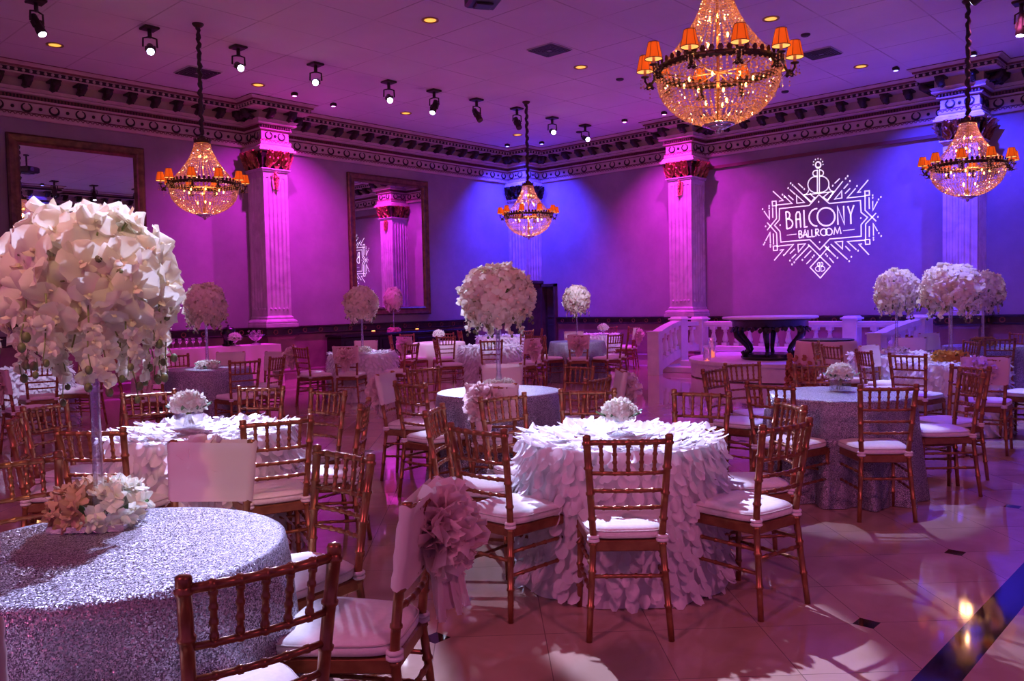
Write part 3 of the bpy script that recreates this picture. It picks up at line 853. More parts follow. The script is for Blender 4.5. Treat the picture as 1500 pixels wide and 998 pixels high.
def chair_parts():
    parts = []
    # cushion: rounded trapezoid with a domed top and piping
    mb = MB(); n = 40; rows = []
    def out(a, k):
        x = math.cos(a); y = math.sin(a); e = .42
        sx = math.copysign(abs(x)**e, x); sy = math.copysign(abs(y)**e, y)
        return Vector((sx*.205+.005, sy*(.195+.022*sx), 0))*k
    for (k, z) in ((.90, HS), (.985, HS+.006), (1.0, HS+.022), (.985, HS+.038), (.93, HS+.050), (.75, HS+.057), (.45, HS+.061), (.12, HS+.062)):
        rows.append([out(2*PI*i/n, k)+Vector((.0, 0, z)) for i in range(n)])
    vs = [v for r_ in rows for v in r_]
    mb.add(vs, [(k*n+i, k*n+(i+1) % n, (k+1)*n+(i+1) % n, (k+1)*n+i) for k in range(len(rows)-1) for i in range(n)], 0, True)
    mb.add(rows[-1], [tuple(range(n))], 0, True); mb.add(rows[0], [tuple(range(n))[::-1]], 0, True)
    pts = [out(2*PI*i/n, .99)+Vector((0, 0, HS+.037)) for i in range(n+1)]
    pp = MB(); pp.tube(pts, .0035, 5, caps=False)
    tie_l = []
    for s in (-1, 1):
        ties = MB(); tie_l.append(('tie', ties, 'cushion'))
        for z0 in (.435, .452):
            c = P_(z0+.008, s); ties.tube([c+Vector((.021*math.cos(a), .021*math.sin(a), 0)) for a in [2*PI*i/10 for i in range(11)]], .0085, 6, caps=False)
    parts.append(('cushion', mb, 'cushion', [('piping', pp, 'piping')]+tie_l))
    # seat frame
    mb = MB()
    c4 = [Vector((.185, .188, 0)), Vector((-.185, .150, 0)), Vector((-.185, -.150, 0)), Vector((.185, -.188, 0))]
    for i in range(4):
        a, b = c4[i], c4[(i+1) % 4]; d = (b-a); L = d.length; an = math.atan2(d.y, d.x)
        mb.box((a+b)/2+Vector((0, 0, HS-.028)), (L, .026, .050), 0, Matrix.Rotation(an, 3, 'Z'), bev=.006)
    mb.box((0, 0, HS-.008), (.36, .31, .012))
    parts.append(('seat_frame', mb, 'gold', []))
    for s in (-1, 1):
        mb = MB()
        zs = [0, .12, .25, .38, .45, .52, .62, .74, .84, TOPZ-.004]
        ring_tube(mb, [P_(z, s) for z in zs], .0165, 10, (.17, .34, .47, .60, .73, .86, .985), taper=(.86, 1.04))
        mb.lathe([(.017, 0), (.0185, .006), (.0185, .020), (.016, .026), (.006, .029)], 10, 0, P_(TOPZ-.008, s))
        parts.append(('back_post', mb, 'gold', []))
    for s in (-1, 1):
        mb = MB()
        ring_tube(mb, [(.198, s*.198, 0), (.190, s*.192, .2), (.185, s*.188, HS-.01)], .0165, 10, (.25, .5, .75, .93), taper=(.82, 1.05))
        parts.append(('leg', mb, 'gold', []))
    mb = MB(); a, b = P_(TOPZ-.014, -1), P_(TOPZ-.014, 1)
    def bow(a, b, k, n=7):
        return [a.lerp(b, i/n)+Vector((-k*4*(i/n)*(1-i/n), 0, 0)) for i in range(n+1)]
    ring_tube(mb, bow(a, b, .018), .0125, 8, [(i+1)/6 for i in range(5)])
    parts.append(('top_rail', mb, 'gold', []))
    for z in (.752, .672, .594):
        mb = MB(); ring_tube(mb, bow(P_(z, -1), P_(z, 1), .018), .0095, 8, [(i+1)/6 for i in range(5)])
        parts.append(('back_rail', mb, 'gold', []))
    for i in range(5):
        f = (i+1)/6
        top = bow(P_(TOPZ-.014, -1), P_(TOPZ-.014, 1), .018, 6)[i+1]; bot = bow(P_(.752, -1), P_(.752, 1), .018, 6)[i+1]
        mb = MB(); ring_tube(mb, [bot, bot.lerp(top, .5), top], .0085, 8, (.12, .36, .62, .88), ring=1.35)
        parts.append(('spindle', mb, 'gold', []))
    def leg_at(z, s): return Vector((.198-.013*z/.435, s*(.198-.010*z/.435), z))
    for s in (-1, 1):
        for z, dz in ((.325, 0), (.215, 0)):
            mb = MB(); ring_tube(mb, [leg_at(z, s), P_(z+dz, s)], .009, 8, (.2, .4, .6, .8)); parts.append(('stretcher', mb, 'gold', []))
    mb = MB(); ring_tube(mb, [leg_at(.27, -1), leg_at(.27, 1)], .009, 8, (.2, .4, .6, .8)); parts.append(('stretcher', mb, 'gold', []))
    mb = MB(); ring_tube(mb, [P_(.285, -1), P_(.285, 1)], .0095, 8, (.2, .4, .6, .8)); parts.append(('stretcher', mb, 'gold', []))
    return parts
CHAIR_PARTS = chair_parts()
def chair_proto(far):
    t = thing('bamboo_chair', 'gold chair', 'chair')
    if not far:
        for nm, mb, mt, subs in CHAIR_PARTS:
            o = build(nm, mb, mt, t)
            for n2, m2, mt2 in subs: build(n2, m2, mt2, o)
    else:
        back = MB(); seat = None
        for nm, mb, mt, subs in CHAIR_PARTS:
            if nm in ('top_rail', 'back_rail', 'spindle'): back.merge(mb)
        build('backrest', back, 'gold', t)
        stre = MB()
        for nm, mb, mt, subs in CHAIR_PARTS:
            if nm == 'stretcher': stre.merge(mb)
        fr = None
        for nm, mb, mt, subs in CHAIR_PARTS:
            if nm == 'cushion':
                mb2 = MB(); mb2.merge(mb); mb2.merge(subs[1][1]); mb2.merge(subs[2][1]); build(nm, mb2, mt, t)
            elif nm in ('seat_frame', 'back_post', 'leg'):
                o = build(nm, mb, mt, t)
        build('stretcher', stre, 'gold', t)
    return t

# sash with a tulle flower, tied round the upper back
def sash_loop(z):
    a, b = P_(z, -1), P_(z, 1)
    pts = []
    for s, q in ((1, b), (-1, a)):
        for an in range(0, 181, 30):
            th = R(an)*s
            pts.append(q+Vector((.026*math.cos(th), s*.026*abs(math.sin(th)), 0)) if s == 1 else q+Vector((.026*math.cos(PI-R(an))*1, -.026*math.sin(R(an)), 0)))
    return pts
def sash_band(zl=.66, zh=.915):
    mb = MB(); rows = []; nz = 10
    for k in range(nz+1):
        z = zl+(zh-zl)*k/nz
        lp = sash_loop(z); ctr = sum(lp, Vector())/len(lp)
        pin = 1+.10*math.sin(k*2.1)+.06*math.sin(k*5.3)
        rows.append([ctr+Vector(((p.x-ctr.x)*pin, (p.y-ctr.y)*(1+.02*math.sin(k*3.1)), p.z-ctr.z+.006*math.sin(i*1.7+k))) for i, p in enumerate(lp)])
    n = len(rows[0])
    mb.add([v for r_ in rows for v in r_], [(k*n+i, k*n+(i+1) % n, (k+1)*n+(i+1) % n, (k+1)*n+i) for k in range(nz) for i in range(n)])
    return mb
def tulle_flower(seed, r=.13, tail=.10):
    mb = MB(); q = random.Random(seed)
    for i in range(95):
        th = math.acos(q.uniform(-1, .98)); ph = q.uniform(0, 2*PI)
        d = Vector((-abs(math.cos(th))*.75-.1, math.sin(th)*math.cos(ph), math.sin(th)*math.sin(ph))).normalized()
        l = r*q.uniform(.75, 1.12); w = r*q.uniform(.55, .85)
        up = (d+Vector((q.uniform(-.3, .3), q.uniform(-.3, .3), q.uniform(-.3, .3)))).normalized()
        nrm = d.cross(Vector((q.uniform(-1, 1), q.uniform(-1, 1), q.uniform(-1, 1)))).normalized()
        mb.petal(frame_from(nrm, up=up, origin=d*.015), w, l, q.uniform(-.2, .3), q.uniform(.2, .8), 6, 4, 0, 0, .10, q.uniform(0, 6))
    for i in range(14):
        y = q.uniform(-.07, .07); nrm = Vector((-1, q.uniform(-.5, .5), q.uniform(-.1, .1)))
        mb.petal(frame_from(nrm, up=Vector((0, y*2, -1)), origin=Vector((-.01-.05*q.random(), y*.4, -.03))), .09, (r+tail)*q.uniform(.7, 1.1), .05, .3, 6, 4, 0, 0, .12, q.uniform(0, 6))
    return mb
def make_sash_proto(seed, fy=0.0, fz=.79, r=.13, tail=.08, fl=True):
    t = thing('chair_sash', 'sash', 'chair sash')
    build('band', sash_band(), 'sash', t)
    if fl:
        o = build('tulle_flower', tulle_flower(seed, r, tail), 'tulle', t)
        o.location = Vector((post_x(fz)-.035, fy, fz))
    return t
# ================================================================== tables
TR, TH = .53, .765
def drape(seed, top=TH, r=TR, folds=13, amp=.055, n=144):
    q = random.Random(seed); ph = [q.uniform(0, 6.28) for _ in range(4)]
    mb = MB(); rows = []
    for k in (.02, .25, .5, .75, .9, .965):
        rows.append([Vector((r*k*math.cos(2*PI*i/n), r*k*math.sin(2*PI*i/n), top)) for i in range(n)])
    nz = 16
    for k in range(nz+1):
        t = k/nz; z = top-.006-(top-.012)*t
        row = []
        for i in range(n):
            a = 2*PI*i/n
            w = math.sin(folds*a+ph[0]+.6*math.sin(2*a+ph[1]))+.45*math.sin((folds*2-3)*a+ph[2])
            rr = r*(1.0 if k else .995)+.012*min(1, t*6)+(amp*w+.035)*t**1.15
            row.append(Vector((rr*math.cos(a), rr*math.sin(a), z if k < nz else .004)))
        rows.append(row)
    vs = [v for r_ in rows for v in r_]
    mb.add(vs, [(k*n+i, (k+1)*n+i, (k+1)*n+(i+1) % n, k*n+(i+1) % n) for k in range(len(rows)-1) for i in range(n)])
    mb.add([Vector((0, 0, top))]+rows[0], [(0, 1+i, 1+(i+1) % n) for i in range(n)])
    return mb
def table_inside(t, r=TR, top=TH):
    mb = MB(); mb.lathe([(r-.03, top-.035), (r-.015, top-.03), (r-.015, top-.006), (r-.03, top-.004)], 48); build('tabletop', mb, 'wood_dark', t)
    mb = MB(); mb.lathe([(.24, 0), (.24, .03), (.05, .06), (.04, .4), (.05, .70), (.16, top-.035)], 20); build('pedestal', mb, 'black_matte', t)
def petal_layer(seed, r=TR, top=TH, dens=1.0, size=.062):
    q = random.Random(seed); mb = MB()
    rows = int(15*.062/size)
    for k in range(rows):
        z = top-.005-(top-.05)*k/(rows-.3)
        n = int(46*dens)
        for i in range(n):
            a = 2*PI*(i+.5*(k % 2))/n+q.uniform(-.05, .05)
            rr = r+.016+.05*(1-z/top)**1.15
            o = Vector((rr*math.cos(a), rr*math.sin(a), z+q.uniform(-.015, .015)))
            nrm = Vector((math.cos(a+q.uniform(-.5, .5)), math.sin(a+q.uniform(-.5, .5)), q.uniform(.1, .6)))
            mb.petal(frame_from(nrm, up=Vector((math.cos(a)*.18+q.uniform(-.35, .35), math.sin(a)*.18+q.uniform(-.35, .35), -1)), origin=o), size*q.uniform(.85, 1.2), size*q.uniform(1.0, 1.35), q.uniform(.05, .45), q.uniform(-.3, .6), 4, 4, 0, .0, .05, q.uniform(0, 6))
    for i in range(int(330*dens)):
        rr = r*math.sqrt(q.uniform(.0, 1.02)); a = q.uniform(0, 2*PI); d = a+q.uniform(-1.2, 1.2)
        o = Vector((rr*math.cos(a), rr*math.sin(a), top+.001+.004*q.random()))
        lift = q.uniform(.0, .2) if rr < r*.82 else q.uniform(-.2, .4)
        mb.petal(frame_from(Vector((-math.cos(d)*lift, -math.sin(d)*lift, 1)), up=Vector((math.cos(d), math.sin(d), lift)), origin=o), size*q.uniform(.75, 1.1), size*q.uniform(1.0, 1.4), q.uniform(.0, .3), q.uniform(-.2, .5), 3, 3, 0, .25)
    return mb
ME = {}
for s_ in range(2): ME['sequin%d' % s_] = drape(11+s_).mesh('tablecloth', 'sequin')
ME['white'] = drape(21, folds=9, amp=.015).mesh('tablecloth', 'white_cloth')
ME['petals0'] = petal_layer(5).mesh('petal_layer', 'petal_cloth')
ME['petals1'] = petal_layer(9, dens=1.2, size=.055).mesh('petal_layer', 'petal_cloth')
ME['plain'] = drape(31, folds=10, amp=.04).mesh('tablecloth', 'pink_cloth')
ME['peach'] = drape(41, folds=11, amp=.05).mesh('tablecloth', 'peach')
def round_table(kind, x, y, label, rot=0.0, group=None):
    t = thing('round_table', label, 'table', (x, y, 0), rot, group)
    table_inside(t)
    if kind.startswith('sequin') or kind in ('plain', 'peach'):
        c = link('tablecloth', ME[kind], t)
    else:
        c = link('tablecloth', ME['white'], t)
        o = link('petal_layer', ME[kind], c); o['kind'] = 'stuff'
    return t
TABLES = {
 'T1': ('sequin0', 1.01, 2.68, 'silver sequin table nearest the camera, under the huge orchid ball'),
 'T2': ('petals0', 2.40, 4.87, 'white petal-covered table with the cube-vase hydrangea, behind the nearest sequin table'),
 'T3': ('sequin1', 5.06, 4.89, 'silver sequin table in the middle with the tall round orchid centrepiece'),
 'T4': ('petals0', 3.72, 2.68, 'white petal-covered table in the centre with a hydrangea on a glass foot'),
 'T5': ('sequin0', 6.36, 2.50, 'silver sequin table right of centre with a small cube-vase bouquet'),
 'T6': ('petals0', 10.0, 2.70, 'white petal table with amber flower ring under the largest of three orchid balls'),
 'T7': ('petals0', 11.0, 3.60, 'white petal table behind the amber-ringed one, before the stair rail'),
 'T8': ('sequin1', 13.4, 3.19, 'silver sequin table farthest right, by the dark wall band'),
 'T10': ('sequin0', 5.03, 10.0, 'silver sequin table far left under a round orchid centrepiece'),
 'T12': ('petals1', 8.2, 11.0, 'white ruffled table in front of the left part of the black console'),
 'T13': ('plain', 11.25, 12.54, 'plain pink-clothed table with a white dome bouquet'),
 'T14': ('petals1', 10.46, 10.31, 'white ruffled table directly behind the middle sequin table and its tall orchids'),
 'T15': ('petals1', 13.95, 13.40, 'white ruffled table deepest in the room near the corner pier'),
 'T16': ('sequin1', 12.55, 10.0, 'silver sequin table in front of the corner doorway with a round orchid centrepiece'),
 'T17': ('petals1', 15.2, 11.58, 'white ruffled table behind the doorway sequin table, by the right wall'),
 'T18': ('petals1', 3.60, 12.2, 'white ruffled table far left, half hidden below the huge orchid ball'),
}
TB = {}
for k, v in TABLES.items():
    TB[k] = round_table(v[0], v[1], v[2], v[3], rot=int(k[1:])*.7)

# ------------------------------------------------------------------ chairs placed
near_proto = chair_proto(False); far_proto = chair_proto(True)
SASH = {'right': make_sash_proto(1, -.06, .78, .15, .10), 'mid': make_sash_proto(2, 0, .76, .14, .06), 'left': make_sash_proto(3, .05, .78, .14, .08)}
used = {}
def instance(proto, loc, rz, label, group=None):
    if id(proto) not in used:
        used[id(proto)] = 1
        proto.location = loc; proto.rotation_euler = (0, 0, rz); proto['label'] = label
        if group: proto['group'] = group
        return proto
    return copy_tree(proto, loc, rz, label, group)
BACKX = post_x(.90)-.02      # local x of the middle of the top rail
PLACED = []
GC = 'gold bamboo chairs around the tables'
def chair(tb, l, r, label, sash=None, face=True, far=None, turn=0.0, dmin=1.0, dmax=9, ang=None):
    """l, r: pixels of the two ends of the chair's top rail; faces its table"""
    a, b = at_z(*l, .905), at_z(*r, .905)
    mid = (a+b)/2; mid.z = 0
    _, tx_, ty_, _ = TABLES[tb]; tc = Vector((tx_, ty_, 0))
    dist = mid.length
    if ang is not None: mid = tc+Vector((math.cos(R(ang)), math.sin(R(ang)), 0))*dmin
    if face:
        # best free place round the table whose top rail falls where the photograph shows it
        px, py = (l[0]+r[0])/2, (l[1]+r[1])/2; best = None
        lo = dmin; hi = min(dmax, max(dmin+.06, 1.36)); 
        for ti in range(0, 360, 3) if ang is None else (ang,):
            u = Vector((math.cos(R(ti)), math.sin(R(ti)), 0))
            for k in range(6):
                D2 = lo+(hi-lo)*k/5; q = tc+u*D2
                v = Vector((q.x, q.y, .905-EYE)); w_ = v.dot(AX_F)
                if w_ < .3: continue
                qx, qy = 750+F_PX*v.dot(AX_R)/w_, 499-F_PX*v.dot(AX_U)/w_
                cost = (qx-px)**2+(1.6*(qy-py))**2+(D2-lo)*40
                cc = q-u*(-BACKX)        # middle of the chair
                for p_ in PLACED:
                    g = math.hypot(p_[1]-cc.x, p_[2]-cc.y)
                    if g < .50: cost += 500+(.50-g)*14000
                for tk, tv in TABLES.items():
                    if tk != tb:
                        g = math.hypot(tv[1]-cc.x, tv[2]-cc.y)
                        if g < .82: cost += 500+(.82-g)*14000
                if best is None or cost < best[0]: best = (cost, q, -u)
        mid, d = best[1], best[2]
    else:
        e = (b-a); e.z = 0; e.normalize(); d = Vector((-e.y, e.x, 0))
        if d.dot(tc-mid) < 0: d = -d
        D = (tc-mid).length
        if D < dmin: mid -= d*(dmin-D)*.8
    rz = math.atan2(d.y, d.x)+turn
    loc = mid-Matrix.Rotation(rz, 3, 'Z') @ Vector((BACKX, 0, 0))
    isfar = (dist > 9.3) if far is None else far
    o = instance(far_proto if isfar else near_proto, (loc.x, loc.y, 0), rz, label, GC)
    PLACED.append((tb, loc.x, loc.y, rz, label))
    if sash:
        instance(SASH[sash], (loc.x, loc.y, 0), rz, 'sash on the '+label.replace('gold sashed ', ''), 'blush chair sashes')
    return o
c = chair
# around the nearest sequin table
c('T1', (259, 845), (472, 800), 'gold chair in the foreground, back to camera, at the nearest sequin table', face=False)
c('T1', (604, 746), (649, 706), 'gold sashed chair with the big tulle flower beside the nearest sequin table', 'right', face=False)
c('T1', (459, 658), (547, 673), 'gold chair between the big tulle flower and the nearest sequin table', face=False)
c('T1', (-95, 900), (6, 874), 'gold sashed chair cut by the lower left corner', 'mid', ang=227, dmin=1.03)
c('T1', (-50, 685), (72, 668), 'gold chair at the left edge beyond the nearest sequin table', face=False)
c('T1', (253, 650), (375, 649), 'gold sashed chair with a smooth blush band behind the nearest sequin table', 'right', face=False)
# around the petal table with the cube vase
c('T2', (112, 624), (211, 624), 'gold chair seen through the tall glass stem, back to camera', face=False)
c('T2', (350, 617), (448, 609), 'gold chair with its back to camera in front of the cube-vase hydrangea table', face=False)
c('T2', (350, 568.5), (419, 568.5), 'gold chair beyond the cube-vase hydrangea table on its right', face=False)
c('T2', (182, 577), (257, 573), 'gold chair beyond the cube-vase hydrangea table on its left')
c('T2', (37, 597), (95, 588.6), 'gold chair left of the cube-vase hydrangea table, the farther of two', dmin=1.02)
c('T2', (18, 611), (45, 618), 'gold chair left of the cube-vase hydrangea table, the nearer of two', dmin=1.02)
c('T2', (461, 577), (508, 579), 'gold chair right of the cube-vase hydrangea table, the farther of two', dmin=1.02)
c('T2', (506, 595), (537, 588), 'gold chair right of the cube-vase hydrangea table, the nearer of two', dmin=1.02)
# around the petal table in the centre
c('T4', (859, 643), (979, 641), 'gold chair with its back squarely to the camera at the central petal table', face=False)
c('T4', (664, 623), (748, 633), 'gold chair at the front left of the central petal table', face=False)
c('T4', (624, 608), (645, 596), 'gold chair left of the central petal table seen edge on')
c('T4', (701, 585), (765, 578), 'gold chair beyond the central petal table on its left', face=False)
c('T4', (822, 573), (899, 572), 'gold chair directly beyond the central petal table', face=False)
c('T4', (993, 574), (1065, 576.5), 'gold chair beyond the central petal table on its right', face=False)
c('T4', (1109, 627), (1176, 616), 'gold chair at the front right of the central petal table', face=False)
c('T4', (1148, 586), (1186, 596), 'gold chair right of the central petal table, behind the front right one')
# around the middle sequin table
c('T3', (690, 562), (763, 562), 'gold sashed chair with its back to camera at the middle sequin table', 'left', face=False)
c('T3', (578, 561), (617, 561), 'gold chair at the front left of the middle sequin table', dmin=1.0)
c('T3', (558, 551), (567, 556), 'gold sashed chair left of the middle sequin table with hanging tulle', 'mid', dmin=1.05)
c('T3', (599, 542), (638, 539), 'gold chair at the far left of the middle sequin table')
c('T3', (710, 535), (765, 535), 'gold sashed chair with a smooth band behind the middle sequin table', 'mid')
c('T3', (829, 536), (872, 537), 'gold chair at the far right of the middle sequin table')
c('T3', (858, 556), (898, 551), 'gold chair right of the middle sequin table')
c('T3', (887, 543), (911, 545), 'gold sashed chair farthest right at the middle sequin table', 'mid', dmin=1.0, dmax=1.5)
# around the right-hand sequin table
c('T5', (1244, 563), (1323, 562), 'gold chair with its back to the camera at the right-hand sequin table', face=False)
c('T5', (1098, 558.5), (1159, 560), 'gold chair at the front left of the right-hand sequin table')
c('T5', (1038, 544), (1046, 540), 'gold chair left of the right-hand sequin table seen edge on', dmin=1.1)
c('T5', (1059, 538), (1105, 537), 'gold chair at the far left of the right-hand sequin table')
c('T5', (1172, 535), (1222, 534), 'gold chair beyond the right-hand sequin table')
c('T5', (1406, 557.5), (1439, 547), 'gold chair right of the right-hand sequin table, the nearer of two')
c('T5', (1421, 542), (1446, 546), 'gold chair right of the right-hand sequin table, the farther of two', dmin=1.15)
# around the amber-ringed petal table
c('T6', (1299, 526.6), (1352, 527), 'gold chair left of the amber-ringed petal table, the farther of two', ang=135)
c('T6', (1307, 539), (1362, 537), 'gold chair left of the amber-ringed petal table, the nearer of two', dmin=1.1, ang=175)
c('T6', (1413, 525), (1473, 526), 'gold sashed chair at the front of the amber-ringed petal table', 'left', face=False)
c('T6', (1493, 533), (1520, 527), 'gold chair at the right edge by the amber-ringed petal table', dmin=1.05, dmax=1.4, ang=262)
c('T6', (1312, 513), (1355, 513), 'gold sashed chair with a smooth band beyond the amber-ringed petal table', 'mid', ang=78)
c('T7', (1259, 507), (1299, 507), 'gold chair left of the petal table before the stair rail, the nearer of two', ang=150)
c('T7', (1264, 498.5), (1299, 498), 'gold chair left of the petal table before the stair rail, the farther of two', ang=102)
c('T7', (1339, 498), (1378, 498), 'gold sashed chair beyond the petal table before the stair rail', 'mid', ang=10)
c('T7', (1352, 508), (1384, 508), 'gold chair right of the petal table before the stair rail', ang=315)
c('T8', (1388, 487), (1420, 487), 'gold sashed chair with a smooth band at the farthest right sequin table', 'mid', dmax=1.3, ang=62)
c('T8', (1396, 494.5), (1430, 494.5), 'gold chair left of the farthest right sequin table', ang=118)
c('T8', (1410, 511), (1458, 511), 'gold chair with its back to the camera at the farthest right sequin table', ang=205)
c('T8', (1461, 488.5), (1493, 488), 'gold chair beyond the farthest right sequin table', ang=342)
c('T8', (1485, 493), (1515, 494), 'gold sashed chair at the right edge by the farthest right sequin table', 'mid', dmax=1.2, ang=285)
# far left
c('T10', (207, 521), (258, 520), 'gold sashed chair with a peach tulle flower at the far left sequin table', 'mid', ang=202)
c('T10', (325, 528), (363, 524), 'gold chair right of the far left sequin table', ang=300)
c('T10', (260, 511), (290, 509), 'gold chair beyond the far left sequin table', ang=88)
c('T10', (304, 515), (338, 515), 'gold sashed chair with a smooth band beyond the far left sequin table', 'mid', ang=45)
c('T10', (345, 508.5), (376, 509), 'gold chair behind the far left sequin table near the pilaster', dmin=1.05, dmax=1.7)
c('T10', (377, 522), (400, 519), 'gold sashed chair by the magenta pilaster foot', 'mid', dmin=1.05, dmax=1.8)
c('T10', (157, 530), (178, 527), 'gold chair left of the far left sequin table', dmax=1.5, ang=160)
c('T10', (0, 560), (18, 560), 'gold sashed chair at the left edge below the huge orchid ball', 'mid', ang=181, dmin=2.35, dmax=2.36)
c('T18', (54, 537), (86, 538), 'gold chair with its back to camera at the ruffled table far left', dmax=1.2, ang=262)
c('T18', (88, 536), (104, 535), 'gold chair right of the ruffled table far left', dmax=1.3, ang=312)
c('T18', (8, 541), (34, 541), 'gold chair at the left edge by the ruffled table far left', dmax=1.3, ang=207)
c('T18', (96, 528), (118, 528), 'gold chair beyond the ruffled table far left', dmax=1.4, ang=20)
# back row
c('T12', (445, 503), (456, 502), 'gold sashed chair left of the console-side ruffled table', 'mid', dmin=1.1, dmax=1.3, ang=150)
c('T12', (452, 505), (467, 503), 'gold chair left of the console-side ruffled table', ang=182)
c('T12', (496, 504), (523.5, 504), 'gold sashed chair with its back to camera at the console-side ruffled table', 'mid', ang=218)
c('T12', (521, 497), (548, 497), 'gold sashed chair beyond the console-side ruffled table', 'mid', ang=50)
c('T12', (563, 503), (581, 501), 'gold chair right of the console-side ruffled table', ang=285)
c('T13', (586, 489.5), (604, 489), 'gold chair beyond the plain pink table on its left', ang=85)
c('T13', (571, 492), (579, 497), 'gold chair left of the plain pink table', ang=135)
c('T13', (600, 499), (613, 498), 'gold sashed chair at the front left of the plain pink table', 'mid', ang=185)
c('T13', (625, 489), (641, 489), 'gold chair beyond the plain pink table on its right', ang=40)
c('T13', (627, 500.5), (644, 500.5), 'gold chair with its back to camera at the plain pink table', ang=236)
c('T14', (647, 499), (667, 498), 'gold chair left of the ruffled table behind the middle orchids', ang=150)
c('T14', (704, 498), (731, 498), 'gold chair back to camera at the ruffled table behind the middle orchids', ang=226)
c('T14', (739, 502), (763, 501), 'gold sashed chair front right of the ruffled table behind the middle orchids', 'mid', ang=272)
c('T14', (772, 496), (786, 499), 'gold chair right of the ruffled table behind the middle orchids', ang=315)
c('T15', (712, 487), (730, 487), 'gold chair left of the deepest ruffled table', dmax=1.2, ang=150)
c('T15', (762, 489), (778, 490), 'gold chair at the front right of the deepest ruffled table', dmax=1.2, ang=262)
c('T15', (766, 482), (782, 482), 'gold chair right of the deepest ruffled table', dmax=1.2, ang=315)
c('T16', (790, 491), (806, 490), 'gold chair at the far left of the doorway sequin table', dmax=1.3, ang=118)
c('T16', (800, 497), (814, 496), 'gold chair at the front left of the doorway sequin table', dmax=1.3, ang=172)
c('T16', (834, 492), (859, 492), 'gold sashed chair with its back to camera at the doorway sequin table', 'mid', dmax=1.3, ang=220)
c('T16', (866, 491), (884, 491), 'gold chair at the front right of the doorway sequin table', dmax=1.3, ang=258)
c('T16', (882, 489), (898, 488), 'gold chair right of the doorway sequin table', dmax=1.3, ang=305)
c('T16', (825, 485.5), (848, 485.5), 'gold sashed chair with a smooth band beyond the doorway sequin table', 'mid', dmax=1.3, ang=42)
c('T17', (889, 480.5), (906, 480), 'gold chair beyond the wall-side ruffled table', dmax=1.2, ang=20)
c('T17', (907, 482), (925, 482), 'gold chair right of the wall-side ruffled table', dmax=1.2, ang=335)
c('T17', (912, 487), (922, 488), 'gold sashed chair at the front right of the wall-side ruffled table', 'mid', dmax=1.35, ang=288)
# ================================================================== flowers
def blossom(seed, r=.055, fine=True):
    """moth orchid: two broad petals, three sepals and a lip; faces +Z"""
    q = random.Random(seed); mb = MB(); nu = 5 if fine else 2; nv = 4 if fine else 3
    for k in range(3):
        a = 2*PI*k/3+q.uniform(-.1, .1)
        f = Matrix.Rotation(a, 4, 'Z') @ Matrix.Rotation(q.uniform(-.1, .35), 4, 'X')
        mb.petal(f @ Matrix.Translation((0, .0, -.002)), r*.95, r*1.06, q.uniform(-.1, .25), q.uniform(.0, .4), nu-1 if fine else 2, nv, 0, .2, .03, q.uniform(0, 6))
    for s in (-1, 1):
        a = s*1.25+PI*0+q.uniform(-.12, .12)
        f = Matrix.Rotation(a, 4, 'Z') @ Matrix.Rotation(q.uniform(.05, .55), 4, 'X')
        mb.petal(f @ Matrix.Translation((0, -.004, .003)), r*1.65, r*1.15, q.uniform(-.1, .35), q.uniform(.05, .5), nu, nv, 0, .0, .05, q.uniform(0, 6))
    mb.petal(Matrix.Rotation(PI, 4, 'Z') @ Matrix.Rotation(.8, 4, 'X') @ Matrix.Translation((0, 0, .004)), r*.45, r*.5, .6, .8, 2, 2, 1)
    mb.ball((0, .0, .008), r*.12, 1, 5, 3)
    return mb
def sphere_dirs(n, q, zmin=-1):
    out = []; i = 0
    N_ = int(n*2/(1-zmin))
    for i in range(N_):
        z = 1-2*(i+.5)/N_
        if z < zmin: break
        a = i*2.39996+q.uniform(-.12, .12)
        s = math.sqrt(max(0, 1-z*z)); out.append(Vector((s*math.cos(a), s*math.sin(a), z+q.uniform(-.04, .04))).normalized())
    return out[:n]
def vase_mb(h, r0=.030, rm=.016, rt=.045, n=20):
    mb = MB(); prof = [(r0*1.5, 0), (r0*1.5, .006), (r0, .012), (r0*.8, h*.06), (rm*1.1, h*.22), (rm, h*.45), (rm*1.05, h*.7), (rm*1.5, h*.88), (rt, h)]
    inner = [(max(.002, a-.004), b) for a, b in prof[::-1] if b > .04]+[(.004, .04)]
    mb.lathe(prof+inner, n, caps=False)
    mb.add([Vector((prof[0][0]*math.cos(2*PI*i/n), prof[0][0]*math.sin(2*PI*i/n), 0)) for i in range(n)], [tuple(range(n))[::-1]])
    return mb
def drops(mb_st, mb_bud, mb_fl, q, zc, r, n, lmin, lmax, bl, fl_scale=.8):
    """sprays hanging under the ball: stem, buds, small blossoms"""
    for i in range(n):
        a = 2*PI*i/n+q.uniform(-.3, .3); rr = r*q.uniform(.55, .97)
        z0 = zc-math.sqrt(max(.0, r*r-rr*rr))*.85
        L = q.uniform(lmin, lmax); pts = []
        for k in range(6):
            t = k/5; pts.append(Vector((rr*math.cos(a)*(1+.10*t), rr*math.sin(a)*(1+.10*t), z0+.04-L*t))+Vector((q.uniform(-.006, .006), q.uniform(-.006, .006), 0)))
        mb_st.tube(pts, [.0035*(1-.5*k/5) for k in range(6)], 5)
        for k in range(2, 6):
            sd = Vector((q.uniform(-1, 1), q.uniform(-1, 1), -.5)).normalized()
            p = pts[k]+sd*.02
            if k == 5 or (k == 4 and q.random() < .3): mb_bud.ball(p, q.uniform(.010, .014), 0, 7, 5, (1, 1, 1.25))
            else:
                mb_fl.merge(bl, frame_from(Vector((math.cos(a), math.sin(a), -.4)), origin=p, spin=q.uniform(0, 6)) @ Matrix.Scale(fl_scale*q.uniform(.6, .95), 4))
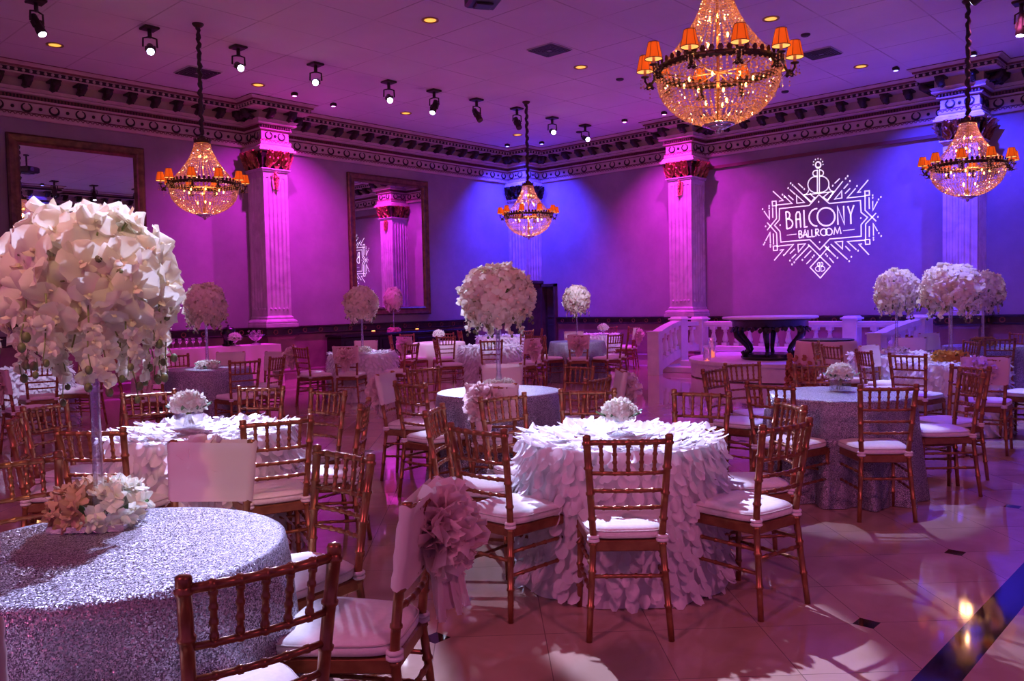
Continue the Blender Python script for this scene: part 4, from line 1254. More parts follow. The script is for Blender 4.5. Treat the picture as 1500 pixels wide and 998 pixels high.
def big_ball():
    q = random.Random(17)
    base = at_z(147, 768, TH); bx, by = base.x, base.y
    zc, r = at_y(131, 418, by).z, .262
    ctr = Vector((at_y(131, 412, by).x, by, 0))
    t = thing('orchid_centrepiece', 'huge white orchid ball on a tall glass stem on the nearest sequin table', 'flower arrangement', (bx, by, TH), 0)
    build('glass_stem', vase_mb(zc-TH-.08), 'glass', t)
    C_ = Vector((0, 0, zc-TH))
    bls = [blossom(100+i, .064) for i in range(4)]
    mes = [b.mesh('blossom', ['orchid', 'orchid_lip']) for b in bls]
    ds = sphere_dirs(100, q, -.82)
    for i, d in enumerate(ds):
        rr = r*q.uniform(.88, 1.05)
        f = frame_from(d+Vector((q.uniform(-.45, .45), q.uniform(-.45, .45), q.uniform(-.5, .15))), up=Vector((0, 0, 1)), origin=C_+d*rr, spin=q.uniform(-.9, .9))
        f = f @ Matrix.Scale(q.uniform(.85, 1.2), 4)
        link('blossom', mes[i % 4], t, mat=f)
    inner = MB()
    for i, d in enumerate(sphere_dirs(90, q, -.88)):
        f = frame_from(d+Vector((q.uniform(-.5, .5), q.uniform(-.5, .5), q.uniform(-.5, .3))), origin=C_+d*r*q.uniform(.68, .82), spin=q.uniform(0, 6))
        inner.merge(bls[i % 4], f)
    st, bu = MB(), MB()
    drops(st, bu, inner, q, zc-TH, r*1.02, 26, .10, .27, bls[0], .62)
    for i, d in enumerate(sphere_dirs(80, q, -.9)):
        st.tube([C_+d*.02, C_+d*r*.6+Vector((0, 0, .01)), C_+d*r*1.0], [.004, .0035, .003], 4)
        if i % 4 == 0: bu.ball(C_+d*r*1.02, .013, 0, 6, 4)
    o = build('blossom', inner, ['orchid', 'orchid_lip'], t); o['kind'] = 'stuff'
    build('stems', st, 'stem', t)['kind'] = 'stuff'; o = build('buds', bu, 'bud', t); o['kind'] = 'stuff'
    # pearl string spiral just under the ball
    return t
big_ball()
def far_ball_meshes(seed, r, h):
    """ball of orchids of radius r on a stem; the ball centre h above the table"""
    q = random.Random(seed); fl, st, bu = MB(), MB(), MB()
    bls = [blossom(seed*10+i, .052, False) for i in range(4)]
    C_ = Vector((0, 0, h))
    for n, lo, hi in ((150, .90, 1.06), (80, .72, .84)):
        for i, d in enumerate(sphere_dirs(n, q, -.80)):
            f = frame_from(d+Vector((q.uniform(-.45, .45), q.uniform(-.45, .45), q.uniform(-.5, .1))), origin=C_+d*r*q.uniform(lo, hi), spin=q.uniform(-1, 1)) @ Matrix.Scale(q.uniform(.8, 1.15), 4)
            fl.merge(bls[i % 4], f)
    drops(st, bu, fl, q, h, r*1.0, 22, .08, .22, bls[1], .7)
    for d in sphere_dirs(50, q, -.9): st.tube([C_+d*.02, C_+d*r*.98], [.005, .004], 4)
    return fl, st, bu
fb = far_ball_meshes(3, .27, .80)
FB_ME = [fb[0].mesh('blossoms', ['orchid', 'orchid_lip']), fb[1].mesh('stems', 'stem'), fb[2].mesh('buds', 'bud'), vase_mb(.74, .038, .018, .045).mesh('glass_stem', 'glass')]
fbp = MB(); fbp.v, fbp.f, fbp.mi, fbp.sm = fb[0].v, fb[0].f, fb[0].mi, fb[0].sm
def tall_piece(x, y, label, s=1.0, rot=0.0, z=TH, pink=False):
    t = thing('orchid_centrepiece', label, 'flower arrangement', (x, y, z), rot, 'round orchid centrepieces on glass stems')
    t.scale = (s, s, 1.0)
    for nm, me in zip(('blossoms', 'stems', 'buds', 'glass_stem'), FB_ME):
        o = link(nm, me, t)
        if nm in ('blossoms', 'stems', 'buds'): o['kind'] = 'stuff'
    return t
def tc(k): return TABLES[k][1], TABLES[k][2]
tall_piece(*tc('T3'), 'round white orchid ball on a glass stem on the middle sequin table', 1.10, .3)
tall_piece(*tc('T10'), 'round orchid ball on a glass stem far left beside the huge one', .93, 1.3)
tall_piece(*tc('T12'), 'round white orchid ball before the second wall mirror', .97, 2.1)
tall_piece(*tc('T16'), 'round orchid ball before the far corner doorway', .93, 2.9)
tall_piece(*tc('T6'), 'largest of the three orchid balls on the right', 1.15, 3.7)
tall_piece(*tc('T7'), 'orchid ball on the right, left one of the three', .95, 4.4)
tall_piece(*tc('T8'), 'orchid ball on the right, beside the edge of the view', 1.02, 5.2)
tall_piece(tc('T15')[0]+.0, tc('T15')[1], 'orchid ball hidden behind the middle one', .9, 5.9)

# low flower rings and hydrangea bunches ---------------------------------
def florets(seed, n, rad, hgt, r=.018, ring=0.0):
    q = random.Random(seed); mb = MB()
    for i, d in enumerate(sphere_dirs(n, q, -.25)):
        if ring:
            a = math.atan2(d.y, d.x)+q.uniform(-.4, .4); th = q.uniform(-.5, 2.2)
            o = Vector(((ring+rad*math.cos(th)*.8)*math.cos(a), (ring+rad*math.cos(th)*.8)*math.sin(a), hgt*.35+rad*.8*math.sin(th)))
            nrm = Vector((math.cos(th)*math.cos(a), math.cos(th)*math.sin(a), math.sin(th)))
        else:
            o = Vector((d.x*rad, d.y*rad, d.z*hgt)); nrm = d
        f0 = frame_from(nrm+Vector((q.uniform(-.5, .5), q.uniform(-.5, .5), q.uniform(-.3, .3))), origin=o*q.uniform(.86, 1.06), spin=q.uniform(0, 6))
        for k in range(4):
            mb.petal(f0 @ Matrix.Rotation(PI/2*k, 4, 'Z') @ Matrix.Rotation(q.uniform(.1, .5), 4, 'X'), r*1.35, r*1.5, .2, .3, 2, 2)
    return mb
hyd = florets(5, 120, .088, .075, .017)
HYD_ME = hyd.mesh('florets', 'hydrangea')
def leaves_mb(seed, n, r):
    q = random.Random(seed); mb = MB()
    for i in range(n):
        a = 2*PI*i/n+q.uniform(-.3, .3)
        mb.petal(frame_from(Vector((-.3*math.cos(a), -.3*math.sin(a), 1)), up=Vector((math.cos(a), math.sin(a), q.uniform(-.3, .5))), origin=Vector((.3*r*math.cos(a), .3*r*math.sin(a), 0))), .045, r*q.uniform(.9, 1.2), .1, .4, 2, 4, 0, .3)
    return mb
LEAF_ME = leaves_mb(4, 9, .10).mesh('leaves', 'leaf')
def cube_vase():
    mb = MB(); w = .055; t_ = .005; h = .085
    o = [(-w, -w), (w, -w), (w, w), (-w, w)]; i_ = [(-w+t_, -w+t_), (w-t_, -w+t_), (w-t_, w-t_), (-w+t_, w-t_)]
    vs = [(x, y, 0) for x, y in o]+[(x, y, h) for x, y in o]+[(x, y, h) for x, y in i_]+[(x, y, .012) for x, y in i_]
    fs = [(3, 2, 1, 0)]+[(a, (a+1) % 4, 4+(a+1) % 4, 4+a) for a in range(4)]+[(4+a, 4+(a+1) % 4, 8+(a+1) % 4, 8+a) for a in range(4)]+[(8+a, 8+(a+1) % 4, 12+(a+1) % 4, 12+a) for a in range(4)]+[(12, 13, 14, 15)]
    mb.add(vs, fs, 0, False); return mb
CUBE_ME = cube_vase().mesh('glass_vase', 'glass')
def foot_vase():
    mb = MB(); mb.lathe([(.075, 0), (.078, .012), (.06, .018), (.012, .03), (.012, .06), (.03, .075), (.055, .09), (.06, .10), (.052, .098), (.01, .068)], 24); return mb
FOOT_ME = foot_vase().mesh('glass_foot', 'glass')
stems_mb = MB()
for i in range(9): stems_mb.tube([(.03*math.cos(i*.7), .03*math.sin(i*.7), .015), (.012*math.cos(i*.7+2), .012*math.sin(i*.7+2), .11)], .004, 5)
STEM_ME = stems_mb.mesh('stems', 'stem')
def bouquet(x, y, label, vase='cube', s=1.0, rot=0.0, leaf=True, z=TH):
    t = thing('hydrangea_bouquet', label, 'bouquet', (x, y, z), rot, 'low hydrangea bouquets')
    t.scale = (s, s, s)
    link('glass_vase', CUBE_ME if vase == 'cube' else FOOT_ME, t)
    if vase == 'cube': link('stems', STEM_ME, t)['kind'] = 'stuff'
    o = link('florets', HYD_ME, t, loc=(0, 0, .125)); o['kind'] = 'stuff'
    if leaf: o = link('leaves', LEAF_ME, t, loc=(0, 0, .10)); o['kind'] = 'stuff'
p = at_z(277, 627, TH); bouquet(p.x, p.y, 'white hydrangea bouquet in a glass cube left of centre', 'cube', 1.12, .3)
p = at_z(908, 638, TH); bouquet(p.x, p.y, 'white hydrangea bouquet on a glass foot on the central petal table', 'foot', .98, .8)
p = at_z(1231, 573, TH); bouquet(p.x, p.y, 'small hydrangea bouquet in a glass cube on the right-hand sequin table', 'cube', 1.05, 1.3)
bouquet(*tc('T13'), 'white dome bouquet on the plain pink table', 'foot', 1.2, 0, False)
bouquet(15.0, 11.2, 'white dome bouquet near the right wall beyond the doorway table', 'foot', 1.25, 1.0, False)
bouquet(tc('T15')[0]-.25, tc('T15')[1]+.15, 'white bouquet on the deepest ruffled table', 'foot', 1.2, 1.0, False)
def flower_ring(x, y, label, mat, seed, r=.12, tray=False, rot=0.0, z=TH, cat='flower ring', s=1.0):
    t = thing('flower_ring', label, cat, (x, y, z), rot, 'flower rings round the glass stems')
    t.scale = (s, s, s)
    if tray:
        mb = MB(); mb.box((0, 0, .014), (.25, .25, .028), 0, bev=.004); build('mirror_tray', mb, 'chrome', t)
    if isinstance(mat, tuple):
        for j, mt in enumerate(mat):
            o = build('florets', florets_half(seed+j, j), mt, t, loc=(0, 0, .02)); o['kind'] = 'stuff'
    else:
        o = build('florets', florets(seed, 110, .06, .09, .024, ring=r*.7), mat, t, loc=(0, 0, .0)); o['kind'] = 'stuff'
    build('leaves', leaves_mb(seed, 7, r), 'leaf', t, loc=(0, 0, .03))['kind'] = 'stuff'
def florets_half(seed, half):
    q = random.Random(seed); mb = MB()
    for i in range(60):
        a = q.uniform(-PI/2, PI/2)+(PI if half else 0); th = q.uniform(-.6, 2.3); R0 = .085; rd = .062
        o = Vector(((R0+rd*math.cos(th))*math.cos(a), (R0+rd*math.cos(th))*math.sin(a), .045+rd*math.sin(th)))
        nrm = Vector((math.cos(th)*math.cos(a), math.cos(th)*math.sin(a), math.sin(th)))
        f0 = frame_from(nrm+Vector((q.uniform(-.5, .5), q.uniform(-.5, .5), q.uniform(-.3, .3))), origin=o, spin=q.uniform(0, 6))
        for k in range(4): mb.petal(f0 @ Matrix.Rotation(PI/2*k, 4, 'Z') @ Matrix.Rotation(q.uniform(.1, .5), 4, 'X'), .034, .040, .2, .3, 3, 2)
    return mb
p = at_z(147, 768, TH)
flower_ring(p.x, p.y, 'white and tan flower ring on a mirror tray under the huge orchid ball', ('hydrangea', 'brown_flower'), 61, .12, True, R(-42))
flower_ring(*tc('T3'), 'white flower ring at the foot of the middle orchid ball', 'hydrangea', 62)
flower_ring(*tc('T10'), 'white and green flower ring on the far left sequin table', 'hydrangea', 63)
flower_ring(*tc('T12'), 'white flower ring on the ruffled table by the console', 'hydrangea', 64)
flower_ring(*tc('T6'), 'amber flower ring on the front right petal table', 'amber_flower', 65, s=1.25)
flower_ring(*tc('T7'), 'yellowish white flower ring on the petal table before the stair rail', 'hydrangea', 66)
flower_ring(*tc('T8'), 'dull amber flower ring on the farthest right sequin table', 'amber_flower', 67, s=1.2)
flower_ring(*tc('T14'), 'white flower ring on the ruffled table behind the middle sequin table', 'hydrangea', 68)
# ================================================================== chandeliers
def crystal(mb, c, r):
    rot = Matrix.Rotation(rng.uniform(0, 6.28), 3, Vector((rng.uniform(-1, 1), rng.uniform(-1, 1), rng.uniform(-1, 1))).normalized())
    c = Vector(c); r *= rng.uniform(.85, 1.15)
    vs = [c+rot @ (Vector(d)*r) for d in ((1, 0, 0), (0, 1, 0), (-1, 0, 0), (0, -1, 0), (0, 0, 1), (0, 0, -1))]
    mb.add(vs, [(0, 1, 4), (1, 2, 4), (2, 3, 4), (3, 0, 4), (1, 0, 5), (2, 1, 5), (3, 2, 5), (0, 3, 5)], 0, False)
def chandelier_meshes():
    """crown at z = 0, main ring at -.64, bowl bottom at -1.10"""
    parts = {}; zr = -.64
    def upper(t): return .115+(.485-.115)*(t**1.6)     # concave cone of strands
    cone = MB()
    for s in range(48):
        a = 2*PI*s/48
        for k in range(27):
            t = (k+.5)/27; r = upper(t); crystal(cone, (r*math.cos(a), r*math.sin(a), -.02-.60*t), .0098+.003*t)
    parts['bead_cone'] = (cone, 'bead')
    bowl = MB()
    for s in range(64):
        a = 2*PI*s/64
        for k in range(23):
            t = (k+.5)/23; th = t*PI/2*.93
            r = .495*math.cos(th); z = zr-.05-.40*math.sin(th)
            if s % 2 and t > .66: continue
            if s % 4 and t > .88: continue
            crystal(bowl, (r*math.cos(a), r*math.sin(a), z), .0125)
    for k in range(64):
        a = 2*PI*k/64; crystal(bowl, (.505*math.cos(a), .505*math.sin(a), zr-.03), .015)
    parts['bead_bowl'] = (bowl, 'bead')
    ring = MB()
    ring.lathe([(.495, zr-.03), (.515, zr-.02), (.525, zr+.005), (.515, zr+.02), (.495, zr+.025), (.485, zr)], 56, caps=False)
    for k in range(48):
        a = 2*PI*k/48; ring.petal(frame_from(Vector((math.cos(a), math.sin(a), .2)), up=Vector((.2*math.cos(a), .2*math.sin(a), 1)), origin=Vector((.51*math.cos(a), .51*math.sin(a), zr+.01))), .05, .05, .3, -.3, 2, 2)
        ring.ball((.525*math.cos(a+.065), .525*math.sin(a+.065), zr), .009, 0, 5, 3)
    parts['ring_band'] = (ring, 'dark_metal')
    crown = MB(); crown.lathe([(.02, .10), (.05, .085), (.06, .04), (.115, .02), (.125, 0), (.115, -.02), (.10, -.02)], 28)
    for k in range(16):
        a = 2*PI*k/16; crown.petal(frame_from(Vector((math.cos(a), math.sin(a), .2)), up=Vector((.35*math.cos(a), .35*math.sin(a), 1)), origin=Vector((.115*math.cos(a), .115*math.sin(a), .0))), .045, .045, .3, -.3, 2, 2)
    parts['crown'] = (crown, 'dark_metal')
    core = MB(); core.tube([(0, 0, .1), (0, 0, -.5), (0, 0, -1.10)], [.010, .012, .016], 8)
    for k in range(6):
        a = 2*PI*k/6; core.tube([(0, 0, zr-.02), (.25*math.cos(a), .25*math.sin(a), zr-.05), (.495*math.cos(a), .495*math.sin(a), zr-.01)], .007, 6)
    core.lathe([(.425, zr-.20), (.431, zr-.20), (.431, zr-.208), (.425, zr-.208)], 40, caps=False)
    parts['frame'] = (core, 'gilt')
    fin = MB(); fin.lathe([(.10, -1.105), (.13, -1.095), (.13, -1.085), (.10, -1.075)], 28); fin.lathe([(.10, -1.105), (.06, -1.125), (.02, -1.135), (.026, -1.15), (.004, -1.17)], 20)
    parts['finial'] = (fin, 'chrome')
    return parts
CHP = {k: v[0].mesh(k, v[1]) for k, v in chandelier_meshes().items()}
bulb = MB(); bulb.ball((0, 0, .02), .011, 0, 8, 6, (1, 1, 1.9)); BULB_ME = bulb.mesh('bulb', 'bulb')
def shade_me():
    mb = MB(); n = 18
    mb.lathe([(.070, 0), (.056, .065), (.042, .13)], n, caps=False)
    return mb.mesh('lamp_shade', 'shade')
def shade_lining():
    mb = MB(); mb.lathe([(.067, .002), (.054, .065), (.040, .128)], 18, caps=False); mb.lathe([(.001, .03), (.064, .012)], 18, caps=False)
    return mb.mesh('lining', 'shade_in')
def shade_trim():
    mb = MB()
    for r, z in ((.071, 0), (.043, .13)): mb.tube([(r*math.cos(2*PI*i/20), r*math.sin(2*PI*i/20), z) for i in range(21)], .003, 5, caps=False)
    for k in range(6):
        a = 2*PI*k/6; mb.tube([(.071*math.cos(a), .071*math.sin(a), 0), (.043*math.cos(a), .043*math.sin(a), .13)], .002, 4)
    return mb.mesh('trim', 'shade_trim')
SH, SL, ST = shade_me(), shade_lining(), shade_trim()
arm = MB()
arm.tube([(.51, 0, -.65), (.54, 0, -.70), (.58, 0, -.71), (.60, 0, -.68), (.60, 0, -.65)], [.010, .011, .010, .009, .008], 6)
arm.lathe([(.012, -.655), (.032, -.65), (.034, -.64), (.010, -.635)], 10, 0, (.60, 0, 0))
for k in range(6):
    a = k*1.05; arm.petal(frame_from(Vector((math.cos(a), math.sin(a), .5)), up=Vector((math.cos(a), math.sin(a), -.4)), origin=Vector((.56, 0, -.69))), .05, .07, .3, .2, 2, 3)
ARM_ME = arm.mesh('arm', 'dark_metal')
can = MB(); can.tube([(.60, 0, -.64), (.60, 0, -.55)], .012, 8); CAN_ME = can.mesh('candle_sleeve', 'candle_tube')
cry = MB()
for k in range(5):
    a = k*1.256
    for j in range(3): cry.octa((.60+.035*math.cos(a), .035*math.sin(a), -.67-.03*j), .007+.004*(j == 2))
for j in range(4): cry.octa((.56, 0, -.73-.03*j), .008)
CRY_ME = cry.mesh('crystal_drops', 'bead')
def lamp(name, kind, loc, col, power, **kw):
    ld = bpy.data.lights.new(name, kind); ld.color = col; ld.energy = power
    for k, v in kw.items(): setattr(ld, k, v)
    o = bpy.data.objects.new(name, ld); COL.objects.link(o); o.location = loc
    return o
def aim(o, target):
    d = Vector(target)-o.location; o.rotation_euler = d.to_track_quat('-Z', 'Y').to_euler(); return o
def chandelier(x, y, zring, rot, label):
    ztop = zring+.64
    t = thing('chandelier', label, 'chandelier', (x, y, ztop), rot, 'crystal chandeliers')
    for k, me in CHP.items():
        o = link(k, me, t)
    # sleeve-covered chain and canopy
    q = random.Random(int(x*10)); mb = MB(); L = HC-ztop
    n = int(L/.035); pts = []; rad = []
    for i in range(n+1):
        z = .1+(L-.1)*i/n; pts.append((.012*math.sin(i*1.9+x), .012*math.cos(i*1.3), z)); rad.append(.022+.014*abs(math.sin(i*.75+q.uniform(-.3, .3))))
    mb.tube(pts, rad, 9)
    o = build('chain_sleeve', mb, 'ornament', t)
    mb = MB(); mb.lathe([(.03, L-.06), (.06, L-.045), (.085, L-.015), (.085, L)], 24); build('canopy', mb, 'dark_metal', t)
    for i in range(10):
        a = 2*PI*i/10
        am = link('arm', ARM_ME, t, rotz=a)
        link('candle_sleeve', CAN_ME, am); link('crystal_drops', CRY_ME, am)['kind'] = 'stuff'
        s = link('lamp_shade', SH, t, loc=(.60*math.cos(a), .60*math.sin(a), -.60))
        link('lining', SL, s); link('trim', ST, s)
    for i in range(4):
        a = i*PI/2+.4; link('bulb', BULB_ME, t, loc=(.06*math.cos(a), .06*math.sin(a), -.24))
        link('bulb', BULB_ME, t, loc=(.15*math.cos(a+.5), .15*math.sin(a+.5), -.42))
    for i in range(8):
        a = i*PI/4+.2; link('bulb', BULB_ME, t, loc=(.28*math.cos(a), .28*math.sin(a), -.76))
    for i in range(3):
        a = i*2.1; link('bulb', BULB_ME, t, loc=(.10*math.cos(a), .10*math.sin(a), -.93))
    lamp('chandelier_bulb', 'POINT', (x, y, ztop-.36), (1.0, .48, .18), CH_W*.6, shadow_soft_size=.05)
    lamp('chandelier_bulb', 'POINT', (x, y, ztop-.80), (1.0, .48, .18), CH_W, shadow_soft_size=.08)
CH_W = 15
chandelier(6.07, 11.98, 3.40, .2, 'crystal chandelier hanging left before the wall mirror and magenta pilaster')
chandelier(13.29, 11.86, 3.40, .5, 'crystal chandelier hanging farthest away before the corner pier')
chandelier(6.25, 3.45, 3.40, .15, 'crystal chandelier nearest the camera, cut off by the upper frame edge')
chandelier(13.60, 3.45, 3.40, .75, 'crystal chandelier hanging right before the blue pilaster')

# ================================================================== ceiling fixtures
dl = MB(); dl.lathe([(.13, -.012), (.13, -.002), (.09, -.002), (.09, -.012)], 24, caps=False); dl_r = dl.mesh('rim', 'down_rim')
dl = MB(); dl.lathe([(.001, -.006), (.092, -.006)], 24, caps=False); dl_l = dl.mesh('lamp', 'down_on')
DL = [(4.9, 14.45, 'first'), (8.48, 14.43, 'second'), (12.06, 14.35, 'third'), (15.67, 14.3, 'fourth')]
for x, y, n in DL:
    t = thing('downlight', n+' recessed amber downlight from the left along the left wall', 'ceiling light', (x, y, HC), 0, 'recessed amber downlights'); link('rim', dl_r, t); link('lamp', dl_l, t)
for x, y, n in [(8.47, 9.46, 'recessed amber downlight left of the projector'), (12.1, 9.45, 'recessed amber downlight left of the nearest chandelier'), (12.2, 5.83, 'recessed amber downlight just right of the nearest chandelier'), (15.92, 5.84, 'recessed amber downlight above the logo by the right wall'), (-.6, -.4, 'added amber downlight, unseen, above and behind the camera')]:
    t = thing('downlight', n, 'ceiling light', (x, y, HC), 0, 'recessed amber downlights'); link('rim', dl_r, t); link('lamp', dl_l, t)
o = lamp('amber_fill_beam', 'SPOT', (-.6, -.4, HC-.03), (1.0, .66, .36), 560, spot_size=R(17), spot_blend=.7, shadow_soft_size=.08); aim(o, (1.1, 2.95, 1.68))  # warm fill added for the orchid ball, as is the downlight it comes from
# pin spots on short arms
base = MB(); base.box((0, 0, -.02), (.22, .22, .04), bev=.01); base.tube([(0, 0, -.03), (0, 0, -.16)], .03, 10); B_ME = base.mesh('mount', 'ornament')
yk = MB()
for s in (-1, 1): yk.tube([(s*.02, 0, -.15), (s*.095, 0, -.17), (s*.10, 0, -.30)], .014, 6)
Y_ME = yk.mesh('yoke', 'ornament')
hd = MB(); hd.lathe([(.035, -.15), (.05, -.14), (.055, .0), (.052, .03), (.064, .09), (.064, .18), (.056, .185)], 16); hd.box((.06, 0, .0), (.03, .07, .12)); hd.box((-.06, 0, .02), (.03, .05, .10)); H_ME = hd.mesh('head', 'ornament')
ln = MB(); ln.lathe([(.001, .187), (.052, .187)], 16, caps=False); LN_ON = ln.mesh('lens', 'spot_on'); LN_OFF = ln.mesh('lens', 'black')
def spot(x, y, on, target, label, power=0, size=10, col=(.54, .57, 1.0), blend=.25):
    t = thing('ceiling_spotlight', label, 'spotlight', (x, y, HC), 0, 'moving head spotlights along the ceiling')
    d = Vector(target)-Vector((x, y, HC-.32)); rz = math.atan2(d.y, d.x)
    link('mount', B_ME, t); link('yoke', Y_ME, t, rotz=rz+PI/2)
    q = d.to_track_quat('Z', 'Y').to_matrix().to_4x4(); q.translation = Vector((0, 0, -.32))
    h = link('head', H_ME, t, mat=q); link('lens', LN_ON if on else LN_OFF, h)
    if power:
        src = Vector((x, y, HC-.32))+d.normalized()*.22
        o = lamp('spot_beam', 'SPOT', src, col, power, spot_size=R(size), spot_blend=blend, shadow_soft_size=.045); aim(o, target)
ORD = ['first', 'second', 'third', 'fourth', 'fifth', 'sixth', 'seventh', 'eighth', 'ninth', 'tenth']
TT = lambda k, dz=TH, dx=0, dy=0: (TABLES[k][1]+dx, TABLES[k][2]+dy, dz)
SPW = 5200
SP = [(4.05, 12.58, 1, TT('T10', 1.0), .55, 8), (5.62, 12.62, 1, TT('T2'), 3.4, 9), (7.04, 12.56, 1, TT('T4'), 1.4, 10), (8.49, 12.52, 1, TT('T1', 1.3), .5, 10), (10.15, 12.56, 1, TT('T3', .9), 1.3, 9),
      (11.22, 12.47, 1, TT('T12', .9), .35, 11), (12.35, 12.41, 0, (12, 9, 1), 0, 0), (13.55, 12.37, 0, (12, 9, 1), 0, 0), (14.84, 12.45, 1, TT('T5', .85), 1.6, 6.5), (16.06, 12.44, 1, TT('T6', 1.2), 1.0, 6.5)]
for i, (x, y, on, tg, pw, sz) in enumerate(SP):
    spot(x, y, on, tg, ORD[i]+' ceiling spotlight from the left in the long row'+('' if on else ', unlit'), SPW*pw, sz)
spot(14.23, 2.9, 1, TT('T8', .9), 'ceiling spotlight at the upper right corner', SPW*.12, 26)
# the second row of the ceiling grid, above the upper frame edge (two of its heads show in the left mirror; the last two are added to brighten their tables)
for i, (x, y, tg, pw, sz) in enumerate(((3.2, 3.75, (1.0, 2.85, 1.25), .40, 21), (9.70, 3.15, TT('T6', 1.2), .13, 26), (11.0, 2.95, TT('T7', 1.2), .13, 26), (12.4, 2.95, TT('T17', .9), .30, 9), (6.0, 6.3, TT('T4', .8), .95, 12), (8.3, 3.7, TT('T5', .8), .17, 17))):
    spot(x, y, 1, tg, ('first', 'second', 'third', 'fourth', 'fifth', 'sixth')[i]+' ceiling spotlight of the row above the frame edge', SPW*pw, sz)
for (x, y, tg, pw, sz) in ((8.3, 8.0, TT('T14', .9), .30, 13), (9.5, 7.6, TT('T16', 1.0), .33, 14), (9.2, 9.8, TT('T13', .9), .30, 14), (11.6, 8.2, TT('T15', .9), .30, 14), (3.2, 6.4, TT('T18', .9), .30, 14)):  # unseen pins added over the far tables, without fixtures
    src = Vector((x, y, HC-.1)); o = lamp('spot_beam', 'SPOT', src, (.58, .60, 1.0), SPW*pw, spot_size=R(sz), spot_blend=.3, shadow_soft_size=.05); aim(o, tg)
# air vents, smoke detectors, projector
def vent(x, y, w, label, half=True):
    t = thing('ceiling_vent', label, 'air vent', (x, y, HC), 0)
    mb = MB(); mb.box((0, 0, -.012), (w, w, .02), bev=.006); build('frame', mb, 'vent_trim', t)
    mb = MB()
    for i in range(5):
        k = w*.45*(1-i/5.5)
        for s in (-1, 1):
            mb.box((s*k, 0, -.026-.003*i), (.03, 2*k, .012)); mb.box((0, s*k, -.026-.003*i), (2*k, .03, .012))
    build('louvre', mb, 'vent', t)
vent(7.25, 14.37, .62, 'dark square ceiling vent behind the left chandelier')
vent(10.88, 9.16, .55, 'square ceiling vent right of the projector')
vent(14.52, 6.01, .55, 'square ceiling vent right of the nearest chandelier')
for px, py, lb in ((908, 117, 'small round smoke detector left of the nearest chandelier'), (1180, 52, 'small round smoke detector near the right ceiling vent'), (1150, 135, 'small dark sensor on the ceiling right of the nearest chandelier'), (848, 194, 'small dark sensor on the ceiling near the far spotlights')):
    p = at_z(px, py, HC-.02); mb = MB(); mb.lathe([(.075, HC), (.075, HC-.02), (.055, HC-.035), (.001, HC-.037)], 16, c=(p.x, p.y, 0), caps=False)
    o = build('smoke_detector', mb, 'vent', None); tag(o, lb, 'detector', 'ceiling detectors')
p = Vector((7.60, 7.46, 5.39))
t = thing('projector', 'black video projector hanging at the top edge of the ceiling', 'projector', p, R(60))
mb = MB(); mb.box((0, 0, .0), (.46, .40, .17), bev=.03); mb.box((.05, 0, -.095), (.20, .22, .03), bev=.01); build('body', mb, 'projector_black', t)
mb = MB(); mb.tube([(.21, .08, 0), (.26, .08, 0)], [.06, .055], 16); build('lens', mb, 'lens', t)
mb = MB(); mb.tube([(0, 0, .08), (0, 0, HC-5.39)], .022, 10); mb.lathe([(.07, HC-5.42), (.07, HC-5.39)], 16); build('ceiling_mount', mb, 'projector_black', t)

# LED wash fixtures over the pilasters
wf = MB(); wf.box((0, 0, .065), (.10, .10, .07), bev=.015); WF_ME = wf.mesh('housing', 'ornament')
wl = MB(); wl.lathe([(.001, .028), (.042, .028)], 14, caps=False); WL = {'m': wl.mesh('lens', 'mag_on'), 'b': wl.mesh('lens', 'blue_on')}
MAG = (.90, .03, 1.0); BLUE = (.035, .03, 1.0)
def wash(x, y, target, kind, power, label, size=116, blend=1.0, rad=.03):
    t = thing('wash_light', label, 'wash light', (x, y, HC-.10), 0, 'small LED wash lights over the pilasters')
    link('housing', WF_ME, t); link('lens', WL[kind], t)
    o = lamp('wash_beam', 'SPOT', (x, y, HC-.13), MAG if kind == 'm' else BLUE, power, spot_size=R(size), spot_blend=blend, shadow_soft_size=rad); aim(o, target)
PW = 700
def pair(p1, p2, target, kind, power, where):
    for (x, y), s in ((p1, 'left'), (p2, 'right')):
        wash(x, y, target, kind, power, s+' small LED wash light over the '+where)
pair((9.30, 14.47), (10.36, 14.67), (9.48, YW-.45, 1.4), 'm', PW, 'left magenta pilaster')
pair((16.27, 11.43), (16.30, 10.36), (XW-.45, 10.6, 1.4), 'm', PW*.85, 'right magenta pilaster')
b2 = at_z(799, 214, HC-.1)
pair((16.35, 15.30), (b2.x-.15, b2.y), (XW-.5, YW-.5, 1.6), 'b', PW*1.9, 'corner pier')
pair((16.47, 5.4), (16.5, 4.1), (XW-.45, 4.5, 1.4), 'b', PW*2.2, 'right blue pilaster')
wash(9.6, 2.35, (9.6, BY+.5, 2.0), 'b', PW*1.5, 'blue wash light over the pier seen in the left mirror')
# ================================================================== stage with balustrade
SX = 16.8                                     # line of the back balustrade
SZ = .34                                      # stage floor
SC = Vector((15.6, 7.05, 0))
def baluster(mb, x, y, z0, h, s=1.0):
    pr = [(.055, 0), (.055, .16), (.035, .17), (.05, .20), (.066, .30), (.060, .40), (.038, .62), (.032, .70), (.05, .74), (.036, .77), (.055, .84), (.055, 1.0)]
    mb.lathe([(r*s, z*h) for r, z in pr], 12, 0, (x, y, z0))
    mb.box((x, y, z0+.08*h), (.125*s, .125*s, .16*h)); mb.box((x, y, z0+.92*h), (.125*s, .125*s, .16*h))
def post(mb, x, y, z0, z1, w=.26, cap=True):
    mb.box((x, y, (z0+z1)/2), (w, w, z1-z0))
    if cap:
        mb.box((x, y, z1+.02), (w+.07, w+.07, .04), bev=.01); mb.box((x, y, z1+.055), (w+.02, w+.02, .035), taper=.8)
